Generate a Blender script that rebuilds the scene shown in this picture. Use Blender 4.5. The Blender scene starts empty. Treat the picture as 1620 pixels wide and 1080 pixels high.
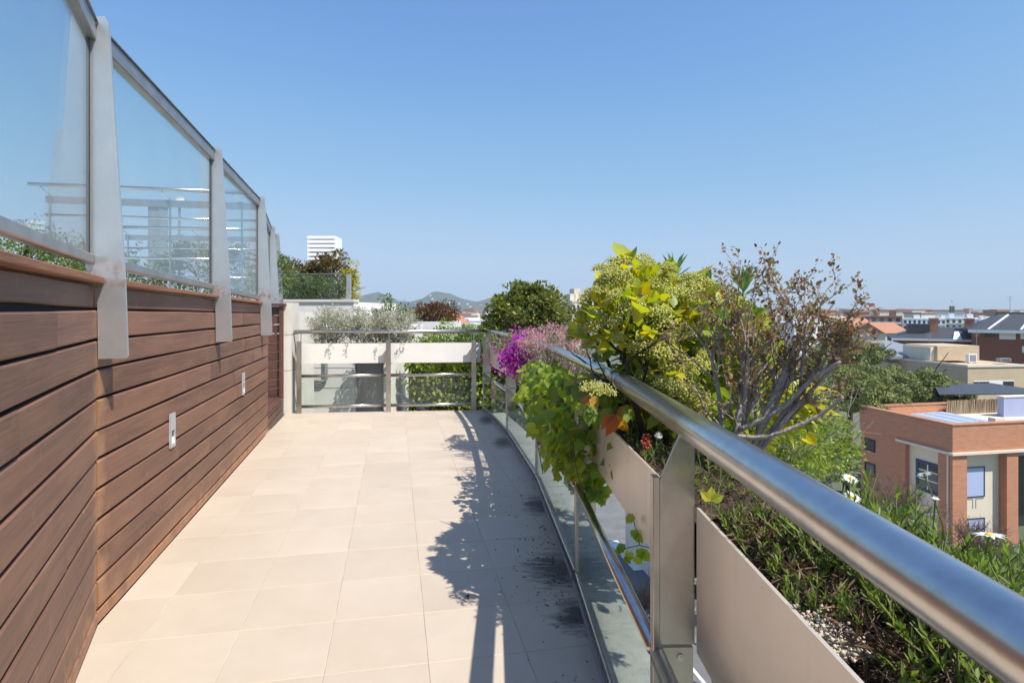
import bpy, bmesh, math, random
import numpy as np
from mathutils import Vector, Matrix, Euler

# ------------------------------------------------------------------ camera, sky, sun, exposure
sc = bpy.context.scene
COL = sc.collection
H, F, CX, CY = 1.42, 940.0, 810.0, 488.0          # eye height, focal length and horizon of the photograph (1620 px wide)
cam_d = bpy.data.cameras.new('camera'); cam = bpy.data.objects.new('camera', cam_d); COL.objects.link(cam)
cam.location = (0, 0, H); cam.rotation_euler = (math.pi / 2, 0, 0)
cam_d.sensor_width = 36; cam_d.lens = F / 1620 * 36; cam_d.shift_y = -(540 - CY) / 1620
cam_d.clip_start = 0.02; cam_d.clip_end = 20000
sc.camera = cam

SUN = Vector((0.55, -0.42, 1.0)).normalized()
EL = math.asin(SUN.z); ROT = math.atan2(SUN.x, SUN.y)
w = bpy.data.worlds.new('World'); sc.world = w; w.use_nodes = True
wn = w.node_tree
sky = wn.nodes.new('ShaderNodeTexSky'); sky.sky_type = 'NISHITA'; sky.sun_disc = False
sky.sun_elevation = EL; sky.sun_rotation = ROT; sky.altitude = 60; sky.air_density = 1.0; sky.dust_density = 0.5; sky.ozone_density = 6.0
EXPO = 0.7
# the sky's own colours through one tone curve (as the photograph's camera renders a clear sky), the same in every direction
sk1 = wn.nodes.new('ShaderNodeVectorMath'); sk1.operation = 'SCALE'; sk1.inputs[3].default_value = 0.1
cv = wn.nodes.new('ShaderNodeRGBCurve')
for ch, pts in enumerate((((0.05, 0.118), (0.10, 0.186), (0.156, 0.285), (0.33, 0.475), (0.48, 0.505), (1, 0.58)), ((0.10, 0.215), (0.187, 0.386), (0.274, 0.508), (0.49, 0.645), (0.56, 0.65), (1, 0.72)), ((0.18, 0.41), (0.365, 0.753), (0.49, 0.815), (0.64, 0.865), (1, 0.93)))):
    c_ = cv.mapping.curves[ch]; c_.points[1].location = pts[-1]
    for p_ in pts[:-1]: c_.points.new(*p_)
cv.mapping.update()
sk2 = wn.nodes.new('ShaderNodeVectorMath'); sk2.operation = 'SCALE'; sk2.inputs[3].default_value = 10.0 / 2 ** EXPO
wn.links.new(sky.outputs[0], sk1.inputs[0]); wn.links.new(sk1.outputs[0], cv.inputs['Color']); wn.links.new(cv.outputs[0], sk2.inputs[0])
wn.links.new(sk2.outputs[0], wn.nodes['Background'].inputs[0]); wn.nodes['Background'].inputs[1].default_value = 0.10
sd = bpy.data.lights.new('sun', 'SUN'); sd.energy = 3.75; sd.angle = math.radians(0.5); sd.color = (1.0, 0.95, 0.87)
so = bpy.data.objects.new('sun', sd); COL.objects.link(so); so.location = SUN * 50
so.rotation_euler = (-SUN).to_track_quat('-Z', 'Y').to_euler()
sc.view_settings.view_transform = 'Standard'; sc.view_settings.look = 'None'; sc.view_settings.gamma = 1
sc.view_settings.use_curve_mapping = False; sc.view_settings.exposure = EXPO
sc.render.engine = 'CYCLES'
cy = sc.cycles
cy.use_denoising = True
try: cy.denoiser = 'OPENIMAGEDENOISE'
except Exception: pass
cy.max_bounces = 10; cy.diffuse_bounces = 3; cy.glossy_bounces = 4; cy.transmission_bounces = 8; cy.transparent_max_bounces = 24
cy.volume_bounces = 0; cy.caustics_reflective = False; cy.caustics_refractive = False; cy.sample_clamp_indirect = 4

R = random.Random(7)
NP = np.random.default_rng(11)

def P(px, py, Y): return Vector(((px - CX) / F * Y, Y, H - (py - CY) / F * Y))
def fl(px, py):                                      # point of the terrace floor seen at that pixel
    return P(px, py, H * F / (py - CY))

# ------------------------------------------------------------------ materials
def mat(name, col, rough=0.6, metal=0.0, var=0.0, vscale=8.0, bump=0.0, bscale=60.0, stretch=(1, 1, 1), rand=0.0, col2=None, spec=None, coord='Object', detail=6):
    m = bpy.data.materials.new(name); m.use_nodes = True
    n = m.node_tree.nodes; L = m.node_tree.links
    b = n['Principled BSDF']; b.inputs['Roughness'].default_value = rough; b.inputs['Metallic'].default_value = metal
    if spec is not None: b.inputs['Specular IOR Level'].default_value = spec
    b.inputs['Base Color'].default_value = (*col, 1)
    tc = n.new('ShaderNodeTexCoord'); mp = n.new('ShaderNodeMapping'); mp.inputs['Scale'].default_value = stretch
    L.new(tc.outputs[coord], mp.inputs[0])
    oi = n.new('ShaderNodeObjectInfo')
    ad = n.new('ShaderNodeVectorMath'); ad.operation = 'ADD'
    ml = n.new('ShaderNodeMath'); ml.operation = 'MULTIPLY'; ml.inputs[1].default_value = 37.0 if coord == 'Object' else 0.0
    L.new(oi.outputs['Random'], ml.inputs[0]); L.new(mp.outputs[0], ad.inputs[0]); L.new(ml.outputs[0], ad.inputs[1])
    vec = ad.outputs[0]
    cur = None
    if var > 0 or col2:
        no = n.new('ShaderNodeTexNoise'); no.inputs['Scale'].default_value = vscale; no.inputs['Detail'].default_value = detail; no.inputs['Roughness'].default_value = 0.65
        L.new(vec, no.inputs['Vector'])
        cr = n.new('ShaderNodeValToRGB')
        c2 = col2 if col2 else tuple(max(0, c * (1 - var)) for c in col)
        c1 = col if col2 else tuple(min(1, c * (1 + var)) for c in col)
        cr.color_ramp.elements[0].position = 0.32; cr.color_ramp.elements[1].position = 0.68
        cr.color_ramp.elements[0].color = (*c2, 1); cr.color_ramp.elements[1].color = (*c1, 1)
        L.new(no.outputs['Fac'], cr.inputs[0]); cur = cr.outputs[0]
    if rand > 0:
        hv = n.new('ShaderNodeHueSaturation')
        mr = n.new('ShaderNodeMapRange'); mr.inputs[3].default_value = 1 - rand; mr.inputs[4].default_value = 1 + rand
        L.new(oi.outputs['Random'], mr.inputs[0]); L.new(mr.outputs[0], hv.inputs['Value'])
        if cur: L.new(cur, hv.inputs['Color'])
        else: hv.inputs['Color'].default_value = (*col, 1)
        cur = hv.outputs[0]
    if cur: L.new(cur, b.inputs['Base Color'])
    if bump > 0:
        n2 = n.new('ShaderNodeTexNoise'); n2.inputs['Scale'].default_value = bscale; n2.inputs['Detail'].default_value = 5
        L.new(vec, n2.inputs['Vector'])
        bp = n.new('ShaderNodeBump'); bp.inputs['Strength'].default_value = bump; bp.inputs['Distance'].default_value = 0.01
        L.new(n2.outputs['Fac'], bp.inputs['Height']); L.new(bp.outputs[0], b.inputs['Normal'])
    return m

def mixin(m, color, fac_socket_builder):
    """lay a second colour over a material's base colour through a mask"""
    n = m.node_tree.nodes; L = m.node_tree.links; b = n['Principled BSDF']
    mx = n.new('ShaderNodeMix'); mx.data_type = 'RGBA'
    src = b.inputs['Base Color'].links[0].from_socket if b.inputs['Base Color'].links else None
    if src: L.new(src, mx.inputs[6])
    else: mx.inputs[6].default_value = b.inputs['Base Color'].default_value
    mx.inputs[7].default_value = (*color, 1)
    L.new(fac_socket_builder(n, L), mx.inputs[0]); L.new(mx.outputs[2], b.inputs['Base Color'])

def leafmat(name, cols, trans=0.35, rough=0.45, tint=None):
    """per-leaf colour from a ramp, partly translucent"""
    m = bpy.data.materials.new(name); m.use_nodes = True
    n = m.node_tree.nodes; L = m.node_tree.links; b = n['Principled BSDF']; b.inputs['Roughness'].default_value = rough
    g = n.new('ShaderNodeNewGeometry'); oi = n.new('ShaderNodeObjectInfo')
    ad = n.new('ShaderNodeMath'); ad.operation = 'ADD'; fr = n.new('ShaderNodeMath'); fr.operation = 'FRACT'
    L.new(g.outputs['Random Per Island'], ad.inputs[0]); L.new(oi.outputs['Random'], ad.inputs[1]); L.new(ad.outputs[0], fr.inputs[0])
    cr = n.new('ShaderNodeValToRGB'); e = cr.color_ramp.elements
    while len(e) < len(cols): e.new(0.5)
    for i, c in enumerate(cols):
        e[i].position = i / max(1, len(cols) - 1); e[i].color = (*c, 1)
    L.new(fr.outputs[0], cr.inputs[0]); L.new(cr.outputs[0], b.inputs['Base Color'])
    t = n.new('ShaderNodeBsdfTranslucent'); ts = n.new('ShaderNodeHueSaturation'); ts.inputs['Value'].default_value = 1.5; ts.inputs['Saturation'].default_value = 1.1
    L.new(cr.outputs[0], ts.inputs['Color']); L.new(ts.outputs[0], t.inputs['Color'])
    mx = n.new('ShaderNodeMixShader'); mx.inputs[0].default_value = trans
    L.new(b.outputs[0], mx.inputs[1]); L.new(t.outputs[0], mx.inputs[2]); L.new(mx.outputs[0], n['Material Output'].inputs['Surface'])
    return m

def glassmat(name, tint, dust=0.04, ior=1.5):
    m = bpy.data.materials.new(name); m.use_nodes = True
    n = m.node_tree.nodes; L = m.node_tree.links; n.remove(n['Principled BSDF'])
    tr = n.new('ShaderNodeBsdfTransparent'); tr.inputs[0].default_value = (*tint, 1)
    gl = n.new('ShaderNodeBsdfGlossy'); gl.inputs['Roughness'].default_value = 0.01
    ge = n.new('ShaderNodeNewGeometry'); dt = n.new('ShaderNodeVectorMath'); dt.operation = 'DOT_PRODUCT'   # Schlick reflectance, the same on both faces of the sheet
    L.new(ge.outputs['Normal'], dt.inputs[0]); L.new(ge.outputs['Incoming'], dt.inputs[1])
    def mth(op, a, b=None):
        k = n.new('ShaderNodeMath'); k.operation = op
        if hasattr(a, 'links'): L.new(a, k.inputs[0])
        else: k.inputs[0].default_value = a
        if b is not None:
            if hasattr(b, 'links'): L.new(b, k.inputs[1])
            else: k.inputs[1].default_value = b
        return k.outputs[0]
    fr = mth('ADD', mth('MULTIPLY', mth('POWER', mth('SUBTRACT', 1.0, mth('ABSOLUTE', dt.outputs['Value'])), 5.0), 0.93), 0.035)
    m1 = n.new('ShaderNodeMixShader'); L.new(fr, m1.inputs[0]); L.new(tr.outputs[0], m1.inputs[1]); L.new(gl.outputs[0], m1.inputs[2])
    df = n.new('ShaderNodeBsdfDiffuse'); df.inputs[0].default_value = (0.8, 0.85, 0.85, 1)
    no = n.new('ShaderNodeTexNoise'); no.inputs['Scale'].default_value = 3; tc = n.new('ShaderNodeTexCoord'); L.new(tc.outputs['Object'], no.inputs['Vector'])
    mr = n.new('ShaderNodeMapRange'); mr.inputs[1].default_value = 0.3; mr.inputs[2].default_value = 0.75; mr.inputs[3].default_value = dust * 0.5; mr.inputs[4].default_value = dust * 1.6
    L.new(no.outputs['Fac'], mr.inputs[0])
    m2 = n.new('ShaderNodeMixShader'); L.new(mr.outputs[0], m2.inputs[0]); L.new(m1.outputs[0], m2.inputs[1]); L.new(df.outputs[0], m2.inputs[2])
    L.new(m2.outputs[0], n['Material Output'].inputs['Surface'])
    return m

M = {}
M['wood'] = mat('weathered_wood', (0.222, 0.110, 0.070), 0.55, var=0.0, col2=(0.150, 0.073, 0.048), vscale=3.0, stretch=(0.5, 14, 14), bump=0.22, bscale=7, rand=0.20)
M['wood_cap'] = mat('cap_wood', (0.36, 0.145, 0.065), 0.6, col2=(0.20, 0.085, 0.045), vscale=3, stretch=(0.6, 8, 8), bump=0.4, bscale=9, rand=0.12)
M['wood_dark'] = mat('dark_wood', (0.12, 0.052, 0.04), 0.5, col2=(0.075, 0.035, 0.028), vscale=3, stretch=(0.6, 8, 8), bump=0.3, bscale=9, rand=0.12)
M['backing'] = mat('backing', (0.02, 0.015, 0.012), 0.9)
M['tile'] = mat('floor_tile', (0.58, 0.492, 0.392), 0.5, col2=(0.525, 0.438, 0.342), vscale=2.2, bump=0.05, bscale=90, rand=0.035, spec=0.35, stretch=(1, 1, 1))
M['grout'] = mat('grout', (0.52, 0.43, 0.34), 0.9, var=0.35, vscale=5)
M['steel'] = mat('stainless', (0.56, 0.535, 0.50), 0.24, 1.0, var=0.14, vscale=14, bump=0.04, bscale=120, stretch=(1, 1, 1))
M['steel_rail'] = mat('handrail_steel', (0.60, 0.585, 0.56), 0.27, 1.0, var=0.09, vscale=22, bump=0.05, bscale=28)
M['steel_satin'] = mat('satin_steel', (0.50, 0.46, 0.42), 0.36, 1.0, var=0.14, vscale=6, bump=0.03, bscale=60)
M['fin'] = mat('pale_fin', (0.60, 0.61, 0.62), 0.38, 0.75, var=0.05, vscale=9, bump=0.05, bscale=40)
M['toprail'] = mat('grey_rail', (0.30, 0.31, 0.33), 0.42, 0.6, var=0.15, vscale=8)
M['lightbox'] = mat('light_recess', (0.045, 0.055, 0.08), 0.5)
M['lightplate'] = mat('light_plate', (0.52, 0.53, 0.55), 0.45, 0.3, var=0.08, vscale=20)
M['black'] = mat('black_rubber', (0.012, 0.012, 0.012), 0.6)
M['panel'] = mat('beige_panel', (0.82, 0.71, 0.59), 0.34, 0.5, var=0.05, vscale=3, bump=0.02, bscale=25)
M['panel_white'] = mat('cream_panel', (0.86, 0.83, 0.77), 0.4, var=0.03, vscale=3)
M['soil'] = mat('soil', (0.075, 0.045, 0.03), 0.95, col2=(0.03, 0.02, 0.014), vscale=30, bump=1.0, bscale=50)
M['render'] = mat('white_render', (0.80, 0.775, 0.73), 0.8, col2=(0.70, 0.67, 0.62), vscale=1.6, bump=0.1, bscale=40)
M['stone'] = mat('pale_stone', (0.74, 0.70, 0.64), 0.7, col2=(0.60, 0.55, 0.48), vscale=2.4, bump=0.1, bscale=30)
M['ledge'] = mat('ledge_concrete', (0.58, 0.585, 0.53), 0.85, col2=(0.40, 0.40, 0.35), vscale=9, bump=0.3, bscale=40)
M['glass'] = glassmat('clear_glass', (0.91, 0.96, 0.955), 0.035)
M['glass_low'] = glassmat('green_glass', (0.93, 0.97, 0.95), 0.010)
M['pane'] = mat('window_glass', (0.03, 0.035, 0.045), 0.05, 0.0, spec=0.8)
M['pane_sky'] = mat('blue_blind', (0.42, 0.50, 0.72), 0.35)
M['brick'] = mat('brick', (0.55, 0.27, 0.16), 0.85, col2=(0.40, 0.175, 0.10), vscale=2.4, stretch=(0.8, 0.8, 8), bump=0.3, bscale=12)
M['beige'] = mat('beige_render', (0.52, 0.41, 0.28), 0.85, var=0.07, vscale=0.8)
M['cream'] = mat('cream_render', (0.70, 0.62, 0.50), 0.85, var=0.05, vscale=1.0)
M['white'] = mat('white_paint', (0.80, 0.80, 0.79), 0.6, var=0.04, vscale=2)
M['grey'] = mat('grey_metal', (0.30, 0.31, 0.33), 0.5, 0.3, var=0.1, vscale=4)
M['slate'] = mat('slate_roof', (0.055, 0.06, 0.07), 0.55, var=0.3, vscale=2.5, stretch=(1, 1, 6))
M['dkbrick'] = mat('dark_brick', (0.24, 0.095, 0.06), 0.85, var=0.2, vscale=2.5, stretch=(0.7, 0.7, 6))
M['blueframe'] = mat('blue_frame', (0.02, 0.055, 0.11), 0.5)
M['lavender'] = mat('lavender_render', (0.34, 0.37, 0.56), 0.8, var=0.05, vscale=1)
M['reed'] = mat('reed', (0.30, 0.225, 0.15), 0.9, rand=0.3)
M['rooftile'] = mat('terracotta', (0.42, 0.20, 0.12), 0.85, var=0.2, vscale=4)
M['asphalt'] = mat('asphalt', (0.16, 0.16, 0.16), 0.9, var=0.2, vscale=0.8, coord='Object')
M['pave'] = mat('pavement_slabs', (0.44, 0.43, 0.41), 0.9, var=0.12, vscale=0.7)
M['paint'] = mat('road_paint', (0.72, 0.72, 0.70), 0.8, var=0.1, vscale=3)
M['ground'] = mat('town_ground', (0.20, 0.19, 0.16), 0.95, col2=(0.075, 0.10, 0.05), vscale=0.012, detail=9)
M['hill'] = mat('wooded_hill', (0.085, 0.095, 0.05), 0.95, col2=(0.03, 0.05, 0.025), vscale=0.012, detail=9)
M['bark'] = mat('bark', (0.34, 0.29, 0.245), 0.9, var=0.4, vscale=40, bump=0.8, bscale=90)
M['bark_dark'] = mat('dark_bark', (0.06, 0.045, 0.035), 0.9, var=0.35, vscale=40, bump=0.6, bscale=90)
M['twig'] = mat('twig', (0.15, 0.10, 0.075), 0.9, var=0.3, vscale=30)
M['dry'] = leafmat('dry_litter', [(0.14, 0.075, 0.05), (0.26, 0.16, 0.10), (0.06, 0.035, 0.025), (0.36, 0.25, 0.17)], 0.1, 0.8)
M['pumice'] = leafmat('pumice', [(0.55, 0.47, 0.36), (0.65, 0.58, 0.46), (0.42, 0.34, 0.25)], 0.05, 0.9)
M['debris'] = leafmat('floor_litter', [(0.03, 0.022, 0.016), (0.09, 0.06, 0.04), (0.05, 0.03, 0.02)], 0.0, 0.9)
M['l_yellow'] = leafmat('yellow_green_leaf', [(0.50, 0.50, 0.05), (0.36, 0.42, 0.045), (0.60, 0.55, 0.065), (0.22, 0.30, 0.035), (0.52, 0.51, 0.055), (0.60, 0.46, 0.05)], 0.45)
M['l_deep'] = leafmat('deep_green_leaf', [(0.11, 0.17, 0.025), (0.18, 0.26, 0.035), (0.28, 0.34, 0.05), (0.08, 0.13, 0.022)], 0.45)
M['l_orange'] = leafmat('orange_leaf', [(0.55, 0.22, 0.03), (0.48, 0.12, 0.03), (0.58, 0.36, 0.05)], 0.45)
M['l_flower'] = leafmat('green_flower', [(0.56, 0.56, 0.12), (0.66, 0.63, 0.22), (0.46, 0.49, 0.09), (0.70, 0.67, 0.32)], 0.3, 0.6)
M['l_ivy'] = leafmat('ivy_leaf', [(0.18, 0.29, 0.04), (0.32, 0.42, 0.05), (0.12, 0.21, 0.035), (0.46, 0.50, 0.07), (0.24, 0.34, 0.045)], 0.58, 0.4)
M['l_red'] = leafmat('red_brown_leaf', [(0.24, 0.10, 0.06), (0.30, 0.16, 0.09), (0.20, 0.19, 0.06), (0.36, 0.22, 0.14), (0.14, 0.06, 0.04), (0.24, 0.25, 0.08), (0.22, 0.13, 0.07)], 0.35)
M['l_spike'] = leafmat('spear_leaf', [(0.09, 0.20, 0.05), (0.15, 0.28, 0.06), (0.20, 0.33, 0.08)], 0.25, 0.35)
M['l_dark'] = leafmat('bush_leaf', [(0.10, 0.15, 0.03), (0.19, 0.23, 0.045), (0.33, 0.32, 0.09), (0.07, 0.11, 0.025)], 0.3)
M['l_silver'] = leafmat('silver_leaf', [(0.42, 0.42, 0.33), (0.55, 0.53, 0.43), (0.28, 0.30, 0.20), (0.62, 0.58, 0.48)], 0.3, 0.7)
M['l_rust'] = leafmat('rust_leaf', [(0.16, 0.10, 0.03), (0.10, 0.12, 0.03), (0.24, 0.11, 0.04), (0.06, 0.09, 0.025)], 0.25)
M['l_hedge'] = leafmat('hedge_leaf', [(0.08, 0.14, 0.03), (0.14, 0.21, 0.05), (0.22, 0.25, 0.08), (0.06, 0.10, 0.025)], 0.35)
M['l_lime'] = leafmat('lime_leaf', [(0.20, 0.28, 0.035), (0.30, 0.37, 0.055), (0.14, 0.22, 0.03), (0.40, 0.43, 0.08)], 0.42)
M['l_yel'] = leafmat('golden_leaf', [(0.50, 0.42, 0.04), (0.36, 0.38, 0.04), (0.58, 0.46, 0.06)], 0.4)
M['l_mag'] = leafmat('magenta_bract', [(0.42, 0.015, 0.42), (0.55, 0.03, 0.50), (0.33, 0.01, 0.36), (0.60, 0.05, 0.42)], 0.45, 0.5)
M['l_pink'] = leafmat('pink_bract', [(0.60, 0.38, 0.34), (0.50, 0.20, 0.24), (0.44, 0.30, 0.20), (0.68, 0.55, 0.47), (0.56, 0.08, 0.34), (0.55, 0.47, 0.36)], 0.4, 0.6)
M['l_pine'] = leafmat('pine_needle', [(0.145, 0.175, 0.035), (0.21, 0.23, 0.06), (0.10, 0.13, 0.03)], 0.15, 0.6)
M['l_cover'] = leafmat('cover_leaf', [(0.14, 0.22, 0.035), (0.22, 0.30, 0.05), (0.09, 0.15, 0.03), (0.32, 0.37, 0.09)], 0.45)
M['petal'] = leafmat('white_petal', [(0.80, 0.80, 0.78), (0.85, 0.85, 0.82)], 0.3, 0.6)
M['disc'] = mat('yellow_disc', (0.65, 0.45, 0.04), 0.8)
M['stem_g'] = mat('green_stem', (0.16, 0.20, 0.06), 0.7, var=0.2, vscale=20)

# rust stains round the fins where they pass the cap, grime on the floor beside the gutter
def rust_mask(n, L):
    g = n.new('ShaderNodeNewGeometry'); sp = n.new('ShaderNodeSeparateXYZ'); L.new(g.outputs['Position'], sp.inputs[0])
    mr = n.new('ShaderNodeMapRange'); mr.inputs[1].default_value = 1.66; mr.inputs[2].default_value = 1.54; L.new(sp.outputs['Z'], mr.inputs[0])
    m2 = n.new('ShaderNodeMapRange'); m2.inputs[1].default_value = 1.50; m2.inputs[2].default_value = 1.55; L.new(sp.outputs['Z'], m2.inputs[0])
    no = n.new('ShaderNodeTexNoise'); no.inputs['Scale'].default_value = 26; no.inputs['Detail'].default_value = 4
    L.new(g.outputs['Position'], no.inputs['Vector'])
    m3 = n.new('ShaderNodeMapRange'); m3.inputs[1].default_value = 0.45; m3.inputs[2].default_value = 0.7; L.new(no.outputs['Fac'], m3.inputs[0])
    a = n.new('ShaderNodeMath'); a.operation = 'MULTIPLY'; L.new(mr.outputs[0], a.inputs[0]); L.new(m2.outputs[0], a.inputs[1])
    b = n.new('ShaderNodeMath'); b.operation = 'MULTIPLY'; L.new(a.outputs[0], b.inputs[0]); L.new(m3.outputs[0], b.inputs[1])
    return b.outputs[0]
mixin(M['fin'], (0.42, 0.20, 0.09), rust_mask)
def patch_mask(scale, lo, hi, st, amt, seed=0.0):
    def f(n, L):
        tc = n.new('ShaderNodeTexCoord'); oi = n.new('ShaderNodeObjectInfo'); mp = n.new('ShaderNodeMapping'); mp.inputs['Scale'].default_value = st
        L.new(tc.outputs['Object'], mp.inputs[0])
        ml = n.new('ShaderNodeMath'); ml.operation = 'MULTIPLY_ADD'; ml.inputs[1].default_value = 53.0; ml.inputs[2].default_value = seed; L.new(oi.outputs['Random'], ml.inputs[0])
        ad = n.new('ShaderNodeVectorMath'); L.new(mp.outputs[0], ad.inputs[0]); L.new(ml.outputs[0], ad.inputs[1])
        no = n.new('ShaderNodeTexNoise'); no.inputs['Scale'].default_value = scale; no.inputs['Detail'].default_value = 5; no.inputs['Roughness'].default_value = 0.6; L.new(ad.outputs[0], no.inputs['Vector'])
        mr = n.new('ShaderNodeMapRange'); mr.inputs[1].default_value = lo; mr.inputs[2].default_value = hi; mr.inputs[4].default_value = amt; L.new(no.outputs['Fac'], mr.inputs[0])
        return mr.outputs[0]
    return f
def wear_mask(n, L):                                  # bare orange wood at the foot of the wall and along its kink
    g = n.new('ShaderNodeNewGeometry'); sp = n.new('ShaderNodeSeparateXYZ'); L.new(g.outputs['Position'], sp.inputs[0])
    a = n.new('ShaderNodeMapRange'); a.inputs[1].default_value = 0.16; a.inputs[2].default_value = 0.0; L.new(sp.outputs['Z'], a.inputs[0])
    k = n.new('ShaderNodeVectorMath'); k.operation = 'MULTIPLY'; k.inputs[1].default_value = (1, 1, 0); L.new(g.outputs['Position'], k.inputs[0])
    ds = n.new('ShaderNodeVectorMath'); ds.operation = 'DISTANCE'; ds.inputs[1].default_value = (-1.859, 2.664, 0); L.new(k.outputs[0], ds.inputs[0])
    b = n.new('ShaderNodeMapRange'); b.inputs[1].default_value = 0.14; b.inputs[2].default_value = 0.0; L.new(ds.outputs['Value'], b.inputs[0])
    mx = n.new('ShaderNodeMath'); mx.operation = 'MAXIMUM'; L.new(a.outputs[0], mx.inputs[0]); L.new(b.outputs[0], mx.inputs[1])
    no = n.new('ShaderNodeTexNoise'); no.inputs['Scale'].default_value = 11; no.inputs['Detail'].default_value = 6; L.new(g.outputs['Position'], no.inputs['Vector'])
    ad = n.new('ShaderNodeMath'); ad.operation = 'MULTIPLY_ADD'; ad.inputs[1].default_value = 0.5; L.new(mx.outputs[0], ad.inputs[0]); L.new(no.outputs['Fac'], ad.inputs[2])
    q = n.new('ShaderNodeMapRange'); q.inputs[1].default_value = 0.62; q.inputs[2].default_value = 0.95; q.inputs[4].default_value = 0.85; L.new(ad.outputs[0], q.inputs[0])
    return q.outputs[0]
mixin(M['wood'], (0.30, 0.15, 0.085), patch_mask(1.6, 0.46, 0.72, (1.0, 4, 4), 0.65))
mixin(M['wood'], (0.085, 0.05, 0.04), patch_mask(2.0, 0.55, 0.8, (1.3, 5, 5), 0.6, 9.0))
mixin(M['wood'], (0.38, 0.19, 0.095), wear_mask)
mixin(M['panel'], (0.50, 0.42, 0.34), patch_mask(2.2, 0.55, 0.85, (5, 5, 0.9), 0.4, 2.0))
mixin(M['panel_white'], (0.62, 0.57, 0.49), patch_mask(2.2, 0.58, 0.9, (5, 5, 0.9), 0.35, 5.0))
mixin(M['tile'], (0.46, 0.36, 0.27), patch_mask(1.1, 0.5, 0.8, (1, 1, 1), 0.35, 4.0))
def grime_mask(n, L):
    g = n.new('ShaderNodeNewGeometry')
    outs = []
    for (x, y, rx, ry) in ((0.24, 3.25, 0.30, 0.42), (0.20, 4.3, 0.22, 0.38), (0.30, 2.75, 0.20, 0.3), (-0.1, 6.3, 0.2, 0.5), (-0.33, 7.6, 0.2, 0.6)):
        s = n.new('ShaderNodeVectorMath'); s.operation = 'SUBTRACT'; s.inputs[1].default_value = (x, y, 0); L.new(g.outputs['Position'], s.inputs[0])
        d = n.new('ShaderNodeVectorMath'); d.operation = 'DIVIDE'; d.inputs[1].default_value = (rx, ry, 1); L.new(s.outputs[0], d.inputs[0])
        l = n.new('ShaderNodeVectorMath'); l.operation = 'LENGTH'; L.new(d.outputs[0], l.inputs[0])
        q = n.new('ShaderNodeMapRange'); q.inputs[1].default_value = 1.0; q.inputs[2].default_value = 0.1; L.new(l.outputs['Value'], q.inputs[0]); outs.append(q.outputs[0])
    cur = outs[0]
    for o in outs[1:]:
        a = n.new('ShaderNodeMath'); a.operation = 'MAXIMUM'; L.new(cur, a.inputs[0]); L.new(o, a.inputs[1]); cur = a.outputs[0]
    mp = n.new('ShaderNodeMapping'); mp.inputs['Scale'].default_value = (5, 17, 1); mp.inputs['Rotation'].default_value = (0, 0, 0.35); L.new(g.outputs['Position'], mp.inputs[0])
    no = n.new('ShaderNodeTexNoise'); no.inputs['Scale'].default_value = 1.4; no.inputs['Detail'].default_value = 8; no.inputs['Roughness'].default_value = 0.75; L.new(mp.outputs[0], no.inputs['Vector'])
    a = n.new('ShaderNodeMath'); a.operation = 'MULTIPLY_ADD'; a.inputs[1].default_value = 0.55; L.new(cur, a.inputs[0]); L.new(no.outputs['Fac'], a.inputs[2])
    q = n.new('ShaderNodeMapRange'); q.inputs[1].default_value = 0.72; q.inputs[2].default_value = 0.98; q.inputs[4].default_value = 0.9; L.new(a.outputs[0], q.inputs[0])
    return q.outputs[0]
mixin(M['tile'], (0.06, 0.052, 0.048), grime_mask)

# ------------------------------------------------------------------ object helpers
WL = {}
def tag(o, label=None, cat=None, group=None, kind=None):
    if label: o['label'] = label
    if cat: o['category'] = cat
    if group: o['group'] = group
    if kind: o['kind'] = kind
    return o
def thing(name, label, cat, loc=(0, 0, 0), rz=0.0, group=None):
    o = bpy.data.objects.new(name, None); COL.objects.link(o); o.empty_display_size = 0.1
    o.location = loc; o.rotation_euler = (0, 0, rz); WL[o] = Vector(loc)
    return tag(o, label, cat, group)
def link(name, me, parent=None, loc=(0, 0, 0), rot=None, scale=None):
    o = bpy.data.objects.new(name, me); COL.objects.link(o)
    if parent: o.parent = parent
    o.location = loc
    if rot is not None: o.rotation_euler = rot
    if scale is not None: o.scale = (scale,) * 3 if not hasattr(scale, '__len__') else scale
    return o
def meshdata(name, V, Fc, m, smooth=False):
    me = bpy.data.meshes.new(name)
    me.from_pydata([tuple(v) for v in V], [], [tuple(f) for f in Fc])
    if m: me.materials.append(m)
    if smooth: me.polygons.foreach_set('use_smooth', [True] * len(me.polygons))
    me.update(); return me
def part(name, V, Fc, m, parent=None, smooth=False, local=False, kind=None):
    """mesh object; V in world coordinates (or the parent's own frame when local); origin at the piece's foot"""
    V = np.asarray([tuple(v) for v in V], dtype=float)
    c = Vector(((V[:, 0].min() + V[:, 0].max()) / 2, (V[:, 1].min() + V[:, 1].max()) / 2, V[:, 2].min()))
    me = meshdata(name, V - np.array(c), Fc, m, smooth)
    base = Vector((0, 0, 0)) if (local or parent is None) else WL[parent]
    o = link(name, me, parent, c - base); WL[o] = c
    if kind: o['kind'] = kind
    return o

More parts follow.
